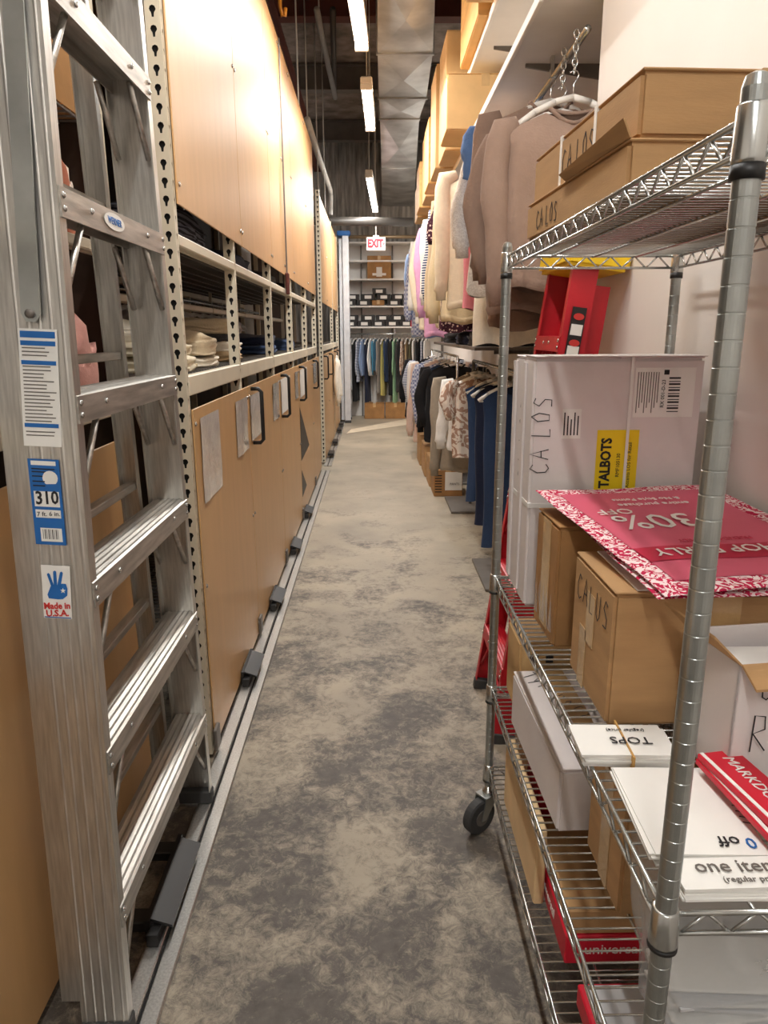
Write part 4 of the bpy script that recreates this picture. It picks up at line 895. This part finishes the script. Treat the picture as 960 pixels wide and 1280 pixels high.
# clear bag and papers
bin_ = thing('plastic_bag', 'clear plastic bag of papers at the front of the third shelf', 'bag', (.555,.88,z3))
bm = bmesh.new(); bmesh.ops.create_cube(bm, size=1); bmesh.ops.subdivide_edges(bm, edges=bm.edges[:], cuts=8, use_grid_fill=True)
for v in bm.verts:
    p = v.co*2; k = 1/max(1, (abs(p.x)**5+abs(p.y)**5)**.2); v.co = Vector((p.x*k*.17*(.92+.10*p.z), p.y*k*.075*(.9+.12*p.z), (p.z+1)/2*.27))+Vector((1,1,.3))*.012*noise.noise(p*1.6)
    v.co.z = max(0, v.co.z)
bmesh.ops.delete(bm, geom=[f for f in bm.faces if f.normal.z > .9 and f.calc_center_median().z > .2], context='FACES')
me = bpy.data.meshes.new('film'); bm.to_mesh(me); bm.free(); me.materials.append(PLAST); me.polygons.foreach_set('use_smooth', [True]*len(me.polygons)); obj('film', me, bin_)
for i in range(6):
    o = MB().bbox(-.13,.13,-.05,.05,0,.006,.001).build('paper_bundle', PAPER if i % 2 else mat('pale_grey_paper', (206,206,208), .7)); o.location = (.56,.88,z3+.012+i*.0125); o.rotation_euler = (0,0,.12*math.sin(i*2)); tag(o, '%s paper bundle from the bottom inside the clear plastic bag' % ORD[i], 'paper', 'papers in the plastic bag')
# shelf 4
z4 = SHZ[3]+T
o = tag(MB().bbox(-.012,.012,-.19,.19,0,.20,.004).build('manila_folder', mat('manila', (232,200,152), .7)), 'manila board standing on the bottom wire shelf rim', 'folder'); o.location = (.372,1.56,z4)
o = carton('brown carton at the far end of the bottom wire shelf', (.60,1.81,z4), (.34,.19,.21), CARD3, 0)
def paperbox(lab, loc, size, rz):
    o = thing('paper_ream_box', lab, 'box', loc, rz, 'red and tan paper boxes')
    a, b_, c = size; MB().bbox(-a/2,a/2,-b_/2,b_/2,0,c*.55,.003).build('tray', RED, o); MB().bbox(-a/2+.004,a/2-.004,-b_/2+.004,b_/2-.004,c*.55,c,.003).build('inner_box', CARD, o)
    text('universal', .034, (0,-b_/2-.0006,c*.28), (1,0,0), (0,0,1), PAPER, o); text('universal', .034, (-a/2-.0006,0,c*.28), (0,-1,0), (0,0,1), PAPER, o); return o
paperbox('red box with white lettering and tan inner on the bottom shelf', (.49,1.36,z4), (.20,.30,.13), 0)
o = thing('red_book_box', 'red printed box with gold spot lying on the bottom shelf', 'box', (.51,1.60,z4)); MB().bbox(-.11,.11,-.06,.06,0,.22,.004).build('body', RED, o); MB().bbox(-.112,-.11,-.04,.03,.04,.12,.0005).build('grey_panel', GREY, o)
MB().box(-.09,.09,-.05,.05,.22,.2215).build('gold_panel', mat('gold_print', (214,160,60), .5), o); text('universal', .03, (0,-.0606,.15), (1,0,0), (0,0,1), PAPER, o)
o = thing('red_book_box', 'red carton with white lettering nearest on the bottom shelf', 'box', (.50,1.02,z4)); MB().bbox(-.11,.11,-.10,.10,0,.05,.003).build('body', RED, o); MB().bbox(-.1,.1,-.09,.09,.05,.056,.001).build('lid_sheet', mat('pale_grey_paper', (206,206,208), .7), o); text('universal', .03, (0,-.1006,.025), (1,0,0), (0,0,1), PAPER, o)
